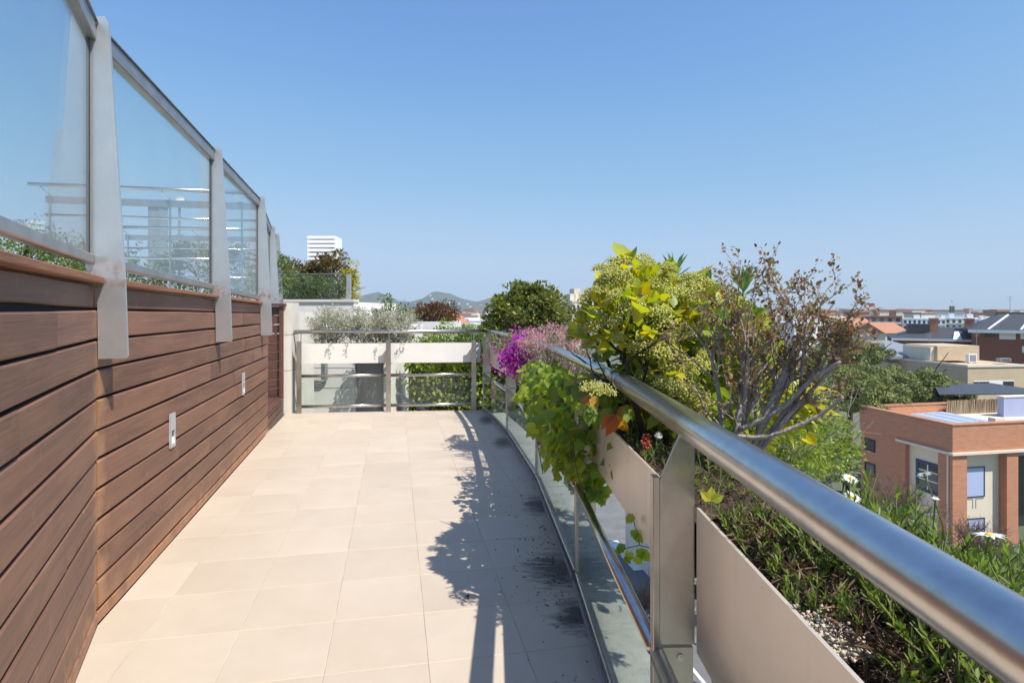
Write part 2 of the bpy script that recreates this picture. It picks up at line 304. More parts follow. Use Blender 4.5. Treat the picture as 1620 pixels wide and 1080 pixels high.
class MB:
    def __init__(s): s.V = []; s.F = []
    def add(s, V, Fc):
        k = len(s.V); s.V += [Vector(v) for v in V]; s.F += [tuple(i + k for i in f) for f in Fc]; return s
    def box(s, x0, x1, y0, y1, z0, z1):
        V = [(x, y, z) for z in (z0, z1) for (x, y) in ((x0, y0), (x1, y0), (x1, y1), (x0, y1))]
        return s.add(V, [(3, 2, 1, 0), (4, 5, 6, 7), (0, 1, 5, 4), (1, 2, 6, 5), (2, 3, 7, 6), (3, 0, 4, 7)])
    def bar(s, p, q, wid, hei, b=0.0, up=Vector((0, 0, 1))):
        """rectangular bar from p to q (centre line), chamfered by b"""
        p, q = Vector(p), Vector(q); d = (q - p).normalized(); sd_ = d.cross(up).normalized(); u = sd_.cross(d)
        w2, h2 = wid / 2, hei / 2
        if b > 0: prof = [(-w2 + b, -h2), (w2 - b, -h2), (w2, -h2 + b), (w2, h2 - b), (w2 - b, h2), (-w2 + b, h2), (-w2, h2 - b), (-w2, -h2 + b)]
        else: prof = [(-w2, -h2), (w2, -h2), (w2, h2), (-w2, h2)]
        n = len(prof)
        V = [e + sd_ * a + u * c for e in (p, q) for (a, c) in prof]
        Fc = [(i, (i + 1) % n, n + (i + 1) % n, n + i) for i in range(n)] + [tuple(range(n))[::-1], tuple(range(n, 2 * n))]
        return s.add(V, Fc)
    def tube(s, pts, rad, n=12, cap=True):
        pts = [Vector(p) for p in pts]; k = len(pts)
        if not hasattr(rad, '__len__'): rad = [rad] * k
        V = []; ref = None
        for i in range(k):
            d = (pts[min(i + 1, k - 1)] - pts[max(i - 1, 0)])
            d = d.normalized() if d.length > 1e-9 else Vector((0, 0, 1))
            if ref is None: ref = Vector((0, 0, 1)) if abs(d.z) < 0.9 else Vector((1, 0, 0))
            a = (ref - d * ref.dot(d)); a = a.normalized() if a.length > 1e-6 else d.orthogonal().normalized(); b = d.cross(a); ref = a
            for j in range(n):
                t = 2 * math.pi * j / n; V.append(pts[i] + (a * math.cos(t) + b * math.sin(t)) * rad[i])
        Fc = [(i * n + j, i * n + (j + 1) % n, (i + 1) * n + (j + 1) % n, (i + 1) * n + j) for i in range(k - 1) for j in range(n)]
        if cap: Fc += [tuple(range(n))[::-1], tuple(range((k - 1) * n, k * n))]
        return s.add(V, Fc)
    def plate(s, poly, o, ax, ay, th):
        """polygon (a,b) in the plane o + a*ax + b*ay, thickened by th both ways"""
        ax, ay = Vector(ax), Vector(ay); nn = ax.cross(ay).normalized() * th / 2; n = len(poly); o = Vector(o)
        V = [o + ax * a + ay * b - nn for a, b in poly] + [o + ax * a + ay * b + nn for a, b in poly]
        return s.add(V, [tuple(range(n))[::-1], tuple(range(n, 2 * n))] + [(i, (i + 1) % n, n + (i + 1) % n, n + i) for i in range(n)])
    def part(s, name, m, parent=None, smooth=False, local=False, kind=None): return part(name, s.V, s.F, m, parent, smooth, local, kind)
def structure(o): o['kind'] = 'structure'; return o
def noise(x, y, z=0.0):
    from mathutils import noise as nz
    return nz.noise(Vector((x, y, z)))

# ------------------------------------------------------------------ leaves
T_OVAL = ([(0, 0, 0), (-0.27, 0.30, 0.05), (-0.25, 0.62, 0.03), (0, 1, -0.10), (0.25, 0.62, 0.03), (0.27, 0.30, 0.05), (0, 0.45, -0.02)],
          [(0, 1, 6), (1, 2, 6), (2, 3, 6), (3, 4, 6), (4, 5, 6), (5, 0, 6)])
T_DIA = ([(0, 0, 0), (-0.24, 0.45, 0.05), (0, 1, -0.05), (0.24, 0.45, 0.05)], [(0, 1, 2), (0, 2, 3)])
T_NARROW = ([(0, 0, 0), (-0.09, 0.4, 0.02), (0, 1, 0), (0.09, 0.4, 0.02)], [(0, 1, 2), (0, 2, 3)])
T_STALK = ([(0, 0, 0), (-0.035, 0.4, 0.05), (0, 1, -0.06), (0.035, 0.4, 0.05)], [(0, 1, 2), (0, 2, 3)])
_iv = [(0, 0.0), (-0.24, -0.10), (-0.48, 0.12), (-0.41, 0.33), (-0.46, 0.56), (-0.26, 0.68), (0, 1.0), (0.26, 0.68), (0.46, 0.56), (0.41, 0.33), (0.48, 0.12), (0.24, -0.10)]
T_IVY = ([(a, b, -0.10 * abs(a) - 0.08 * b * b) for a, b in _iv] + [(0, 0.34, 0.03)], [(i, (i + 1) % 12, 12) for i in range(12)])
_oc = [(1, 0, 0), (-1, 0, 0), (0, 1, 0), (0, -1, 0), (0, 0, 1), (0, 0, -1)]
T_BUD = ([tuple(c * 0.5 for c in v) for v in _oc], [(0, 2, 4), (2, 1, 4), (1, 3, 4), (3, 0, 4), (2, 0, 5), (1, 2, 5), (3, 1, 5), (0, 3, 5)])

def leafmesh(name, tpl, pos, axis, up, size, m):
    """many leaves as one mesh, numpy arrays (n,3),(n,3),(n,3),(n,)"""
    t = np.array(tpl[0], float); tri = np.array(tpl[1], int); n = len(pos); k = len(t)
    ax = axis / (np.linalg.norm(axis, axis=1, keepdims=True) + 1e-9)
    sdv = np.cross(ax, up); sdv /= (np.linalg.norm(sdv, axis=1, keepdims=True) + 1e-9)
    nn = np.cross(sdv, ax); s = np.asarray(size).reshape(-1, 1, 1)
    V = pos[:, None, :] + s * (t[None, :, 0:1] * sdv[:, None, :] + t[None, :, 1:2] * ax[:, None, :] + t[None, :, 2:3] * nn[:, None, :])
    V = V.reshape(-1, 3); Fc = (tri[None] + (np.arange(n) * k)[:, None, None]).reshape(-1, 3)
    me = bpy.data.meshes.new(name)
    me.vertices.add(len(V)); me.vertices.foreach_set('co', V.astype(np.float32).ravel())
    me.loops.add(Fc.size); me.loops.foreach_set('vertex_index', Fc.astype(np.int32).ravel())
    me.polygons.add(len(Fc)); me.polygons.foreach_set('loop_start', np.arange(0, Fc.size, 3, dtype=np.int32))
    me.polygons.foreach_set('loop_total', np.full(len(Fc), 3, np.int32))
    me.materials.append(m); me.update(calc_edges=True); return me
def rnd(n): return NP.normal(size=(n, 3))
def unit(a): return a / (np.linalg.norm(a, axis=1, keepdims=True) + 1e-9)
def foliage(name, parent, pts, out, tpl, size, m, jit=0.8, upw=0.3, local=False, sv=0.35, kind='stuff', face=0.0):
    n = len(pts)
    axis = unit(out) + rnd(n) * jit * 0.6 + np.array([0, 0, upw]); up = rnd(n) * 0.5 + np.array([0, 0, 1.0])
    if face > 0:
        o_u = unit(out); axis = np.cross(o_u, rnd(n)) + o_u * 0.25; up = o_u * face + rnd(n) * 0.45 * (1.2 - face)
    sz = size * (1 + sv * NP.uniform(-1, 1, n))
    me = leafmesh(name, tpl, np.asarray(pts) - (np.zeros(3) if local else np.array(WL[parent])), axis, up, sz, m)
    o = link(name, me, parent)
    if kind: o['kind'] = kind
    return o
def clumps(c, r, k, per, cr, shell=0.55, squash=0.8, cut=None):
    """points gathered in k clumps through an ellipsoid, with the outward direction of each"""
    c = np.array(c); r = np.array(r); d = unit(rnd(k)); rad = shell + (1 - shell) * NP.uniform(0, 1, (k, 1)) ** 0.6
    cc = c + d * rad * r
    cc = cc + rnd(k) * cr * 0.25
    crr = cr * NP.uniform(0.6, 1.3, (k, 1))
    d2 = unit(rnd(k * per)); rr = NP.uniform(0.25, 1, (k * per, 1)) ** 0.5
    off = d2 * rr * np.repeat(crr, per, 0) * np.array([1, 1, squash])
    p = np.repeat(cc, per, 0) + off
    o = d2 + 0.6 * np.repeat(d, per, 0)
    if cut is not None:
        k_ = cut(p); p, o = p[k_], o[k_]
    return p, o
def branchy(mb, p, d, length, rad, depth, rng, tips, spread=0.6, seg=4, split=(2, 3), wander=0.25, up=0.1, shrink=0.68, sides=5, tipfrom=1):
    pts = [Vector(p)]; d = Vector(d).normalized()
    for i in range(seg):
        d = (d + Vector((rng.gauss(0, 1), rng.gauss(0, 1), rng.gauss(0, 1))) * wander * 0.4 + Vector((0, 0, up)) * 0.3).normalized()
        pts.append(pts[-1] + d * length / seg)
        if depth <= tipfrom: tips.append((pts[-1].copy(), d.copy()))
    mb.tube(pts, [rad * (1 - 0.45 * i / seg) for i in range(seg + 1)], sides if depth > 1 else 3, cap=False)
    if depth > 0:
        for k in range(rng.randint(*split)):
            j = rng.randint(max(1, seg // 2), seg); s_ = Vector((rng.gauss(0, 1), rng.gauss(0, 1), rng.gauss(0, 0.7))) * spread
            branchy(mb, pts[j], (d + s_), length * shrink * rng.uniform(0.75, 1.2), rad * 0.55, depth - 1, rng, tips, spread, seg, split, wander, up, shrink, sides, tipfrom)
def tri(name, tips): 
    return np.array([tuple(t[0]) for t in tips]), np.array([tuple(t[1]) for t in tips])

# ================================================================== GROUND, STREET, HILLS
GZ = -14.0
def grid(name, x0, x1, y0, y1, nx, ny, zf, m):
    V = [(x0 + (x1 - x0) * i / nx, y0 + (y1 - y0) * j / ny, 0) for j in range(ny + 1) for i in range(nx + 1)]
    V = [(x, y, zf(x, y)) for x, y, _ in V]
    Fc = [(j * (nx + 1) + i, j * (nx + 1) + i + 1, (j + 1) * (nx + 1) + i + 1, (j + 1) * (nx + 1) + i) for j in range(ny) for i in range(nx)]
    return structure(part(name, V, Fc, m, smooth=True))
grid('ground', -7000, 7000, -300, 9000, 24, 24, lambda x, y: GZ - 0.02, M['ground'])
TH = math.radians(11.1); U = Vector((math.cos(TH), math.sin(TH), 0)); Vv = Vector((-math.sin(TH), math.cos(TH), 0))
def loc2(o, a, b, z): return Vector(o) + U * a + Vv * b + Vector((0, 0, z))
so_ = Vector((7.0, 38.0, GZ))
def sheet(name, o, a0, a1, b0, b1, z, m, parent=None):
    V = [loc2(o, a, b, z) for a, b in ((a0, b0), (a1, b0), (a1, b1), (a0, b1))]
    return part(name, V, [(0, 1, 2, 3)], m, parent)
structure(sheet('pavement', so_, -16, 20, -40, 60, 0.004, M['pave']))
road = structure(sheet('road', so_, -7, 7, -40, 60, 0.012, M['asphalt']))
for i in range(9):
    structure(sheet('crossing_stripe', so_, -5.8 + i * 1.35, -5.2 + i * 1.35 + 0.1, -3.0, 1.5, 0.02, M['paint'], None)).parent = road
for o in road.children: o.location = o.location - road.location
for i in range(8):
    s_ = structure(sheet('lane_line', so_, -0.08 + (i % 2) * 3.4 - 1.7, 0.08 + (i % 2) * 3.4 - 1.7, -26 + (i // 2) * 5.5, -22.5 + (i // 2) * 5.5, 0.02, M['paint'])); s_.parent = road; s_.location = s_.location - road.location
for nm, a in (('kerb', -7.15), ('kerb', 7.15)):
    mb = MB(); mb.bar(loc2(so_, a, -40, 0.06), loc2(so_, a, 60, 0.06), 0.3, 0.14, 0.02); structure(mb.part(nm, M['stone']))

def hill_z(peaks):
    def f(x, y):
        z = 0
        for (cx_, cy_, h, sx, sy) in peaks: z += h * math.exp(-((x - cx_) / sx) ** 2 - ((y - cy_) / sy) ** 2)
        return GZ - 8 + z * (1 + 0.22 * noise(x / 150, y / 150)) + 8 * noise(x / 60, y / 60, 3) + 4 * noise(x / 22, y / 40, 8)
    return f
PK = [((692 - CX) / F * 3300, 3300, 74, 130, 380), ((585 - CX) / F * 3300, 3350, 74, 110, 350), ((800 - CX) / F * 3300, 3400, 70, 130, 380), ((640 - CX) / F * 3300, 3500, 46, 260, 400), ((745 - CX) / F * 3300, 3500, 42, 200, 400), ((480 - CX) / F * 3300, 3500, 70, 260, 400), ((900 - CX) / F * 3300, 3500, 48, 260, 400)]
HZ = hill_z(PK)
grid('hills', -1900, 1100, 2400, 4100, 260, 70, HZ, M['hill'])

# ================================================================== TERRACE FLOOR
K = Vector((-1.859, 2.664, 0)); B_END = Vector((-2.80, 6.82, 0))
A_DIR = Vector((0.487, -1, 0)).normalized(); B_DIR = (B_END - K).normalized()
A_END = K + A_DIR * 2.6
PIL = Vector((-3.06, 8.02, 0))
GL = [Vector((0.385, -0.9, 0)), Vector((0.385, 1.6, 0)), Vector((0.335, 3.087, 0)), Vector((0.20, 4.90, 0)), Vector((-0.059, 6.74, 0)), Vector((-0.40, 8.34, 0))]   # line of the side balustrade
FR_L = Vector((-2.95, 8.09, 0)); FR_R = GL[-1]
floor_poly = [A_END, Vector((0.385, -0.9, 0))] + [g for g in GL[1:]] + [FR_L, PIL, B_END, K]
def clip(poly, hp):
    out = []
    for i in range(len(poly)):
        a, b = poly[i], poly[(i + 1) % len(poly)]
        (px_, py_), (nx_, ny_) = hp
        da = (a[0] - px_) * nx_ + (a[1] - py_) * ny_; db = (b[0] - px_) * nx_ + (b[1] - py_) * ny_
        if da >= 0: out.append(a)
        if (da >= 0) != (db >= 0):
            t = da / (da - db); out.append((a[0] + t * (b[0] - a[0]), a[1] + t * (b[1] - a[1])))
    return out
FP = [(v.x, v.y) for v in floor_poly]
hps = []
for i in range(len(FP)):
    a, b = FP[i], FP[(i + 1) % len(FP)]; hps.append((a, (-(b[1] - a[1]), b[0] - a[0])))
mb = MB(); n_ = len(FP)
mb.add([(x, y, -0.0024) for x, y in FP] + [(x, y, -0.26) for x, y in FP], [tuple(range(n_)), tuple(range(n_, 2 * n_))[::-1]] + [(i, n_ + i, n_ + (i + 1) % n_, (i + 1) % n_) for i in range(n_)])
floor = structure(mb.part('terrace_floor', M['grout']))
TA = Vector((-0.197, 1, 0)).normalized(); TU = Vector((TA.y, -TA.x, 0))
TW, GAP = 0.402, 0.0026
t0 = fl(511, 1072)                                   # a crossing of the joints
tshared = {}
def tilemesh(poly, key=None):
    c = (sum(p[0] for p in poly) / len(poly), sum(p[1] for p in poly) / len(poly)); n = len(poly); b = 0.0018
    top = [(c[0] + (p[0] - c[0]) * (1 - b / 0.2), c[1] + (p[1] - c[1]) * (1 - b / 0.2)) for p in poly]
    V = [(p[0] - c[0], p[1] - c[1], -0.008) for p in poly] + [(p[0] - c[0], p[1] - c[1], -b) for p in poly] + [(p[0] - c[0], p[1] - c[1], 0) for p in top]
    Fc = [tuple(range(2 * n, 3 * n))] + [(k * n + i, k * n + (i + 1) % n, (k + 1) * n + (i + 1) % n, (k + 1) * n + i) for k in (0, 1) for i in range(n)]
    return meshdata('tile', V, Fc, M['tile']), c
for i in range(-12, 14):
    for j in range(-9, 20):
        o = t0 + TU * (i * TW) + TA * ((j + 0.05) * TW)
        q = [(o + TU * a + TA * b) for a, b in ((GAP / 2, GAP / 2), (TW - GAP / 2, GAP / 2), (TW - GAP / 2, TW - GAP / 2), (GAP / 2, TW - GAP / 2))]
        poly = [(v.x, v.y) for v in q]; m0 = len(poly); full = True
        for hp in hps:
            p2 = clip(poly, hp)
            if len(p2) != len(poly) or any(abs(a[0] - b[0]) > 1e-9 for a, b in zip(p2, poly)): full = False
            poly = p2
            if len(poly) < 3: break
        if len(poly) < 3: continue
        ar = 0.5 * abs(sum(poly[k][0] * poly[(k + 1) % len(poly)][1] - poly[(k + 1) % len(poly)][0] * poly[k][1] for k in range(len(poly))))
        if ar < 0.0004: continue
        if full and 'f' in tshared: me = tshared['f']; c = (sum(p[0] for p in poly) / 4, sum(p[1] for p in poly) / 4)
        else:
            me, c = tilemesh(poly)
            if full: tshared['f'] = me
        link('tile', me, floor, Vector((c[0], c[1], R.uniform(-0.0006, 0.0006))) - floor.location)
# pale ledge of the slab outside the glass, seen through it
for i in range(len(GL) - 1):
    a, b = GL[i], GL[i + 1]; d = (b - a).normalized(); nrm = Vector((d.y, -d.x, 0))
    V = [a + nrm * 0.012, a + nrm * 0.30, b + nrm * 0.30, b + nrm * 0.012]
    mb = MB(); mb.add([(v.x, v.y, -0.05) for v in V] + [(v.x, v.y, -0.30) for v in V], [(0, 1, 2, 3)[::-1], (4, 5, 6, 7), (0, 1, 5, 4), (1, 2, 6, 5), (2, 3, 7, 6), (3, 0, 4, 7)])
    structure(mb.part('slab_ledge', M['ledge']))
# own building below the terrace
mb = MB(); mb.box(-9, 0.3, -6, 7.6, GZ, -0.30); tag(mb.part('apartment_building', M['render']), 'pale apartment building that carries the tiled roof terrace', 'building')
# upper terrace slab behind the wooden wall
mb = MB()
UP = [A_END + Vector((-0.05, 0, 0)), K + Vector((-0.12, 0.02, 0)), B_END + Vector((-0.12, 0, 0)), PIL + Vector((-0.35, 0.25, 0)), Vector((-3.3, 9.9, 0)), Vector((-14, 9.9, 0)), Vector((-14, -3, 0)), Vector((-0.6, -3, 0))]
n_ = len(UP); mb.add([(v.x, v.y, 1.36) for v in UP] + [(v.x, v.y, -0.28) for v in UP], [tuple(range(n_))[::-1], tuple(range(n_, 2 * n_))] + [(i, (i + 1) % n_, n_ + (i + 1) % n_, n_ + i) for i in range(n_)])
structure(mb.part('upper_terrace', M['stone']))

# ================================================================== WOODEN WALL
wall = thing('wooden_wall', 'long wall of weathered brown horizontal boards with a wooden cap beside the tiled floor', 'wall', K)
ZE = [0.004, 0.066, 0.198, 0.335, 0.468, 0.605, 0.740, 0.872, 1.012, 1.148, 1.279, 1.418]
def fan(z, s):                                        # far along the wall the upper boards sink a little
    return z - 0.072 * max(0, z - 1.05) / 0.5 * (s / 4.26)
def board(name, org, d, s0, s1, zb, zt, m, parent, y0=0.0, th=0.022, ch=0.006, fanned=True, wob=0.0026, rng=R, wedge=0.0):
    """board along direction d from s0 to s1 of org; local x along the board, y out of the wall"""
    nrm = Vector((d.y, -d.x, 0)) if d.y > 0 else Vector((-d.y, d.x, 0))
    ns = max(2, int((s1 - s0) / 0.5) + 1); V = []; Fc = []
    base = org + d * s0
    flip = d.y < 0
    ang = math.atan2(nrm.y, nrm.x) - math.pi / 2      # local y = outward normal
    lx = Vector((math.cos(ang), math.sin(ang), 0)); sg = 1 if lx.dot(d) > 0 else -1
    yo = rng.uniform(-wob, wob)
    for i in range(ns):
        s = s0 + (s1 - s0) * i / (ns - 1); x = (s - s0) * sg
        a, b = (fan(zb, s), fan(zt, s)) if fanned else (zb, zt)
        a += rng.uniform(-wob, wob) + wedge * s; b += rng.uniform(-wob, wob)
        y = y0 + yo + rng.uniform(-wob, wob) * 0.6
        for (dy, z) in ((y - th, a), (y - ch, a), (y, a + ch), (y, b - ch), (y - ch, b), (y - th, b)): V.append((x, dy, z))
    for i in range(ns - 1):
        for k in range(6):
            f = (i * 6 + k, i * 6 + (k + 1) % 6, (i + 1) * 6 + (k + 1) % 6, (i + 1) * 6 + k); Fc.append(f if sg < 0 else f[::-1])
    Fc.append(tuple(range(6))); Fc.append(tuple(range((ns - 1) * 6, ns * 6))[::-1])
    me = meshdata(name, V, Fc, m)
    return link(name, me, parent, base - WL[parent], (0, 0, ang))
rw = random.Random(3)
LB = (B_END - K).length
for k in range(len(ZE)):
    zb = ZE[k] + (0.0 if k == 0 else 0.0065); zt = (ZE[k + 1] if k + 1 < len(ZE) else 1.532) - 0.0065
    # section beyond the kink
    cuts = [0.004]
    js = rw.uniform(1.1, 3.2)
    if k not in (0, 11): cuts += [js] + ([js + 1.6] if js + 1.6 < LB - 0.4 and rw.random() < 0.4 else [])
    elif k == 11: cuts += [1.99, 3.80]
    cuts.append(LB)
    for a, b in zip(cuts[:-1], cuts[1:]): board('board', K, B_DIR, a + 0.001, b - 0.001, zb, zt, M['wood'], wall, rng=rw, y0=-0.012 if k == 11 else 0)
    cuts = [0.004, rw.uniform(0.5, 1.9), 2.6]
    if k == 11: cuts = [0.004, 2.6]
    for a, b in zip(cuts[:-1], cuts[1:]): board('board', K, A_DIR, a + 0.001, b - 0.001, zb, zt, M['wood'], wall, rng=rw, fanned=False, wedge=0.010 if k == 11 else 0, y0=-0.012 if k == 11 else 0)
for d, l, fn in ((B_DIR, LB, True), (A_DIR, 2.6, False)):
    board('backing_wall', K, d, 0.05, l - 0.02, 0.002, 1.50, M['backing'], wall, y0=-0.030, th=0.06, fanned=fn, wob=0)
# cap boards between the fins
FS = [0.0, 1.99, 3.80]                                # distances of the glass-balustrade fins along the far section
for i, (a, b) in enumerate(((0.02, FS[1] - 0.02), (FS[1] + 0.02, FS[2] - 0.02), (FS[2] + 0.02, LB))):
    board('cap_board', K, B_DIR, a, b, 1.533, 1.560, M['wood_cap'], wall, y0=0.030, th=0.13, ch=0.004, rng=rw)
board('cap_board', K, A_DIR, 0.02, 2.6, 1.533, 1.560, M['wood_cap'], wall, y0=0.030, th=0.13, ch=0.004, fanned=False, rng=rw)
# step lights in the wall
def wall_light(s, z, label):
    nB = Vector((B_DIR.y, -B_DIR.x, 0)); c = K + B_DIR * s
    t = thing('wall_light', label, 'light', (c.x, c.y, z), math.atan2(nB.y, nB.x) - math.pi / 2, 'step lights in the wooden wall')
    w2, h2 = 0.042, 0.102
    mb = MB()
    for x0, x1, z0, z1 in ((-w2, w2, -h2, -h2 + 0.022), (-w2, w2, 0.0, h2), (-w2, -w2 + 0.014, -h2 + 0.022, 0.0), (w2 - 0.014, w2, -h2 + 0.022, 0.0)): mb.box(x0, x1, 0.0, 0.012, z0, z1)
    mb.part('frame', M['lightplate'], t, local=True)
    MB().box(-w2 + 0.014, w2 - 0.014, 0.0005, 0.003, -h2 + 0.022, 0.0).part('recess', M['lightbox'], t, local=True)
    MB().add([(-w2 + 0.014, 0.0115, -h2 + 0.022), (w2 - 0.014, 0.0115, -h2 + 0.022), (w2 - 0.014, 0.0032, -h2 + 0.060), (-w2 + 0.014, 0.0032, -h2 + 0.060)], [(0, 1, 2, 3)]).part('deflector', M['white'], t, local=True)
wall_light(0.98, 0.68, 'small white recessed step light in the boards, the one nearer the wall\'s kink')
wall_light(2.95, 0.72, 'small white recessed step light in the boards, the one nearer the railing')

# ================================================================== GLASS BALUSTRADE ON THE WALL
gb = thing('glass_balustrade', 'tall glass balustrade with tapered pale steel fins on top of the wooden wall', 'balustrade', (K.x, K.y, 1.2))
def drop(s): return -0.027 * s
nB = Vector((B_DIR.y, -B_DIR.x, 0)); nA = Vector((-A_DIR.y, A_DIR.x, 0)) * 1.0
nA = Vector((-A_DIR.y, A_DIR.x, 0)); nA = nA if nA.x > 0 else -nA
nK = (nA + nB).normalized()
C2 = Vector((-3.38, 8.35, 0)); C3 = Vector((-3.65, 9.2, 0))
posts = [(K + A_DIR * 2.05, nA, 0.0), (K, nK, 0.0)] + [(K + B_DIR * s, nB, drop(s)) for s in FS[1:]] + [(C2, nB, -0.14), (C3, nB, -0.15)]
for (p, n, dz) in posts:
    far = p.y > 8
    z0 = 1.37 if far else 1.195 + dz * 0.6
    prof = [(-0.028, 2.715 + dz), (0.030, 2.730 + dz), (0.046, 2.70 + dz), (0.108, 1.58 + dz), (0.120, z0 + 0.012), (0.112, z0), (0.006, z0), (0.003, z0 + 0.25), (0.005, 1.535 + dz), (-0.042, 1.60 + dz)]
    if far: prof = [(-0.028, 2.715 + dz), (0.030, 2.730 + dz), (0.046, 2.70 + dz), (0.108, 1.58 + dz), (0.110, z0), (-0.042, z0)]
    mb = MB(); mb.plate(prof, p, n, Vector((0, 0, 1)), 0.024); fo = mb.part('post', M['fin'], gb)
for (a, na, da), (b, nb, db) in zip(posts[:-1], posts[1:]):
    d = (b - a); d.z = 0; d.normalize(); n = Vector((d.y, -d.x, 0)); n = n if n.x > 0 else -n
    pa, pb = a - n * 0.03 + d * 0.016, b - n * 0.03 - d * 0.016
    up = Vector((0, 0, 1))
    MB().bar(pa + up * (1.640 + da), pb + up * (1.640 + db), 0.045, 0.042, 0.005).part('bottom_rail', M['steel_satin'], gb)
    MB().bar(pa + up * (2.655 + da), pb + up * (2.655 + db), 0.055, 0.080, 0.006).part('top_rail', M['toprail'], gb)
    MB().bar(pa + up * (2.698 + da), pb + up * (2.698 + db), 0.075, 0.006, 0.001).part('rail_cap', M['steel'], gb)
    mb = MB(); q0, q1 = pa + d * 0.012, pb - d * 0.012
    th = n * 0.005
    V = [q0 + up * (1.662 + da), q1 + up * (1.662 + db), q1 + up * (2.614 + db), q0 + up * (2.614 + da)]
    mb.add([v - th for v in V] + [v + th for v in V], [(3, 2, 1, 0), (4, 5, 6, 7), (0, 1, 5, 4), (1, 2, 6, 5), (2, 3, 7, 6), (3, 0, 4, 7)]); mb.part('pane', M['glass'], gb)
    for q, dd in ((q0, da), (q1, db)): MB().bar(q + up * (1.662 + dd), q + up * (2.614 + dd), 0.016, 0.012, 0, up=n).part('gasket', M['black'], gb)

# ================================================================== RECESS AT THE WALL'S END: BENCH, PANEL, PILLAR
bench = thing('wooden_bench', 'low dark wooden bench built into the recess at the end of the wooden wall', 'bench', (B_END.x, B_END.y, 0))
b0, b1 = B_END + B_DIR * 0.01, PIL + Vector((0.0, -0.06, 0)); bd = (b1 - b0).normalized(); bl = (b1 - b0).length; bn = Vector((bd.y, -bd.x, 0))
for (za, zb) in ((0.004, 0.072), (0.082, 0.150), (0.160, 0.215)): board('front_board', b0, bd, 0.0, bl, za, zb, M['wood_dark'], bench, fanned=False, y0=-0.004)
for k in range(3): board('seat_board', b0, bd, 0.0, bl, 0.218, 0.24, M['wood_dark'], bench, fanned=False, y0=0.004 - k * 0.10, th=0.092)
scr = thing('wooden_screen', 'narrow dark boarded screen with a corner post behind the bench', 'screen', (-3.2, 7.93, 0.24))
s0, s1 = Vector((-3.42, 7.86, 0)), Vector((-3.11, 7.93, 0)); sdv_ = (s1 - s0).normalized()
for k in range(10):
    board('board', s0, -sdv_ * -1, 0.0, (s1 - s0).length, 0.245 + k * 0.121, 0.245 + k * 0.121 + 0.112, M['wood_dark'], scr, fanned=False, y0=0)
MB().bar(s1 + Vector((0.035, -0.005, 0.245)), s1 + Vector((0.035, -0.005, 1.452)), 0.06, 0.05, 0.003, up=sdv_).part('corner_post', M['wood_dark'], scr)
MB().bar(s0 + Vector((0, -0.01, 1.47)), s1 + Vector((0.09, 0.005, 1.47)), 0.12, 0.034, 0.004).part('cap', M['wood_dark'], scr)
pil = thing('stone_pillar', 'pale stone clad pillar between the dark screen and the far railing', 'pillar', (-3.0, 8.15, 0))
for k, (za, zb) in enumerate(((0.0, 0.58), (0.586, 1.06), (1.066, 1.50))):
    mb = MB(); V = [(-3.075, 8.0), (-2.985, 8.02), (-3.02, 8.42), (-3.18, 8.40)]
    mb.add([(x, y, za) for x, y in V] + [(x, y, zb) for x, y in V], [(3, 2, 1, 0), (4, 5, 6, 7), (0, 1, 5, 4), (1, 2, 6, 5), (2, 3, 7, 6), (3, 0, 4, 7)]); mb.part('stone', M['stone'], pil)

# ================================================================== RAILINGS
def lerp(a, b, t): return a + (b - a) * t
def Z(v, z): return Vector((v.x, v.y, z))
# ---- far railing
fr = thing('far_railing', 'stainless steel railing with glass panes closing the far end of the terrace', 'railing', (FR_L.x, FR_L.y, 0))
fd = (FR_R - FR_L).normalized(); fn = Vector((-fd.y, fd.x, 0))           # fn points away from the terrace
def fpos(px):
    r = (px - CX) / F
    t = (r * FR_L.y - FR_L.x) / ((FR_R.x - FR_L.x) - r * (FR_R.y - FR_L.y)); return lerp(FR_L, FR_R, t)
fposts = [fpos(474.5), fpos(615), fpos(749.5)]
for p in fposts:
    MB().bar(Z(p - fn * 0.05, 0.001), Z(p - fn * 0.05, 0.975), 0.066, 0.014, 0.002, up=fn).part('post', M['steel_satin'], fr)
    MB().plate([(-0.045, 0.02), (0.05, 0.02), (0.05, 0.90), (-0.045, 0.965)], p, fn, Vector((0, 0, 1)), 0.014).part('fin', M['steel_satin'], fr)
    MB().tube([Z(p + fn * 0.03, 0.90), Z(p + fn * 0.06, 1.075)], 0.007, 8).part('rod', M['steel'], fr)
hr_l = Z(FR_L - fd * 0.03 + fn * 0.06, 1.1); hr_r = Z(FR_R + fn * 0.06 + fd * 0.04, 1.1)
MB().tube([hr_l, hr_r], 0.027, 20).part('handrail', M['steel_rail'], fr, smooth=True)
for a, b in zip(fposts[:-1], fposts[1:]):
    a2, b2 = a + fd * 0.012, b - fd * 0.012
    for z in (0.50, 0.085): MB().tube([Z(a2, z), Z(b2, z)], 0.021, 14).part('mid_rail' if z > 0.3 else 'bottom_rail', M['steel'], fr, smooth=True)
    mb = MB(); c = [Z(a2, 0.107), Z(b2, 0.107), Z(b2, 0.478), Z(a2, 0.478)]; th = fn * 0.004
    mb.add([v - th for v in c] + [v + th for v in c], [(3, 2, 1, 0), (4, 5, 6, 7), (0, 1, 5, 4), (1, 2, 6, 5), (2, 3, 7, 6), (3, 0, 4, 7)]); mb.part('pane', M['glass_low'], fr)
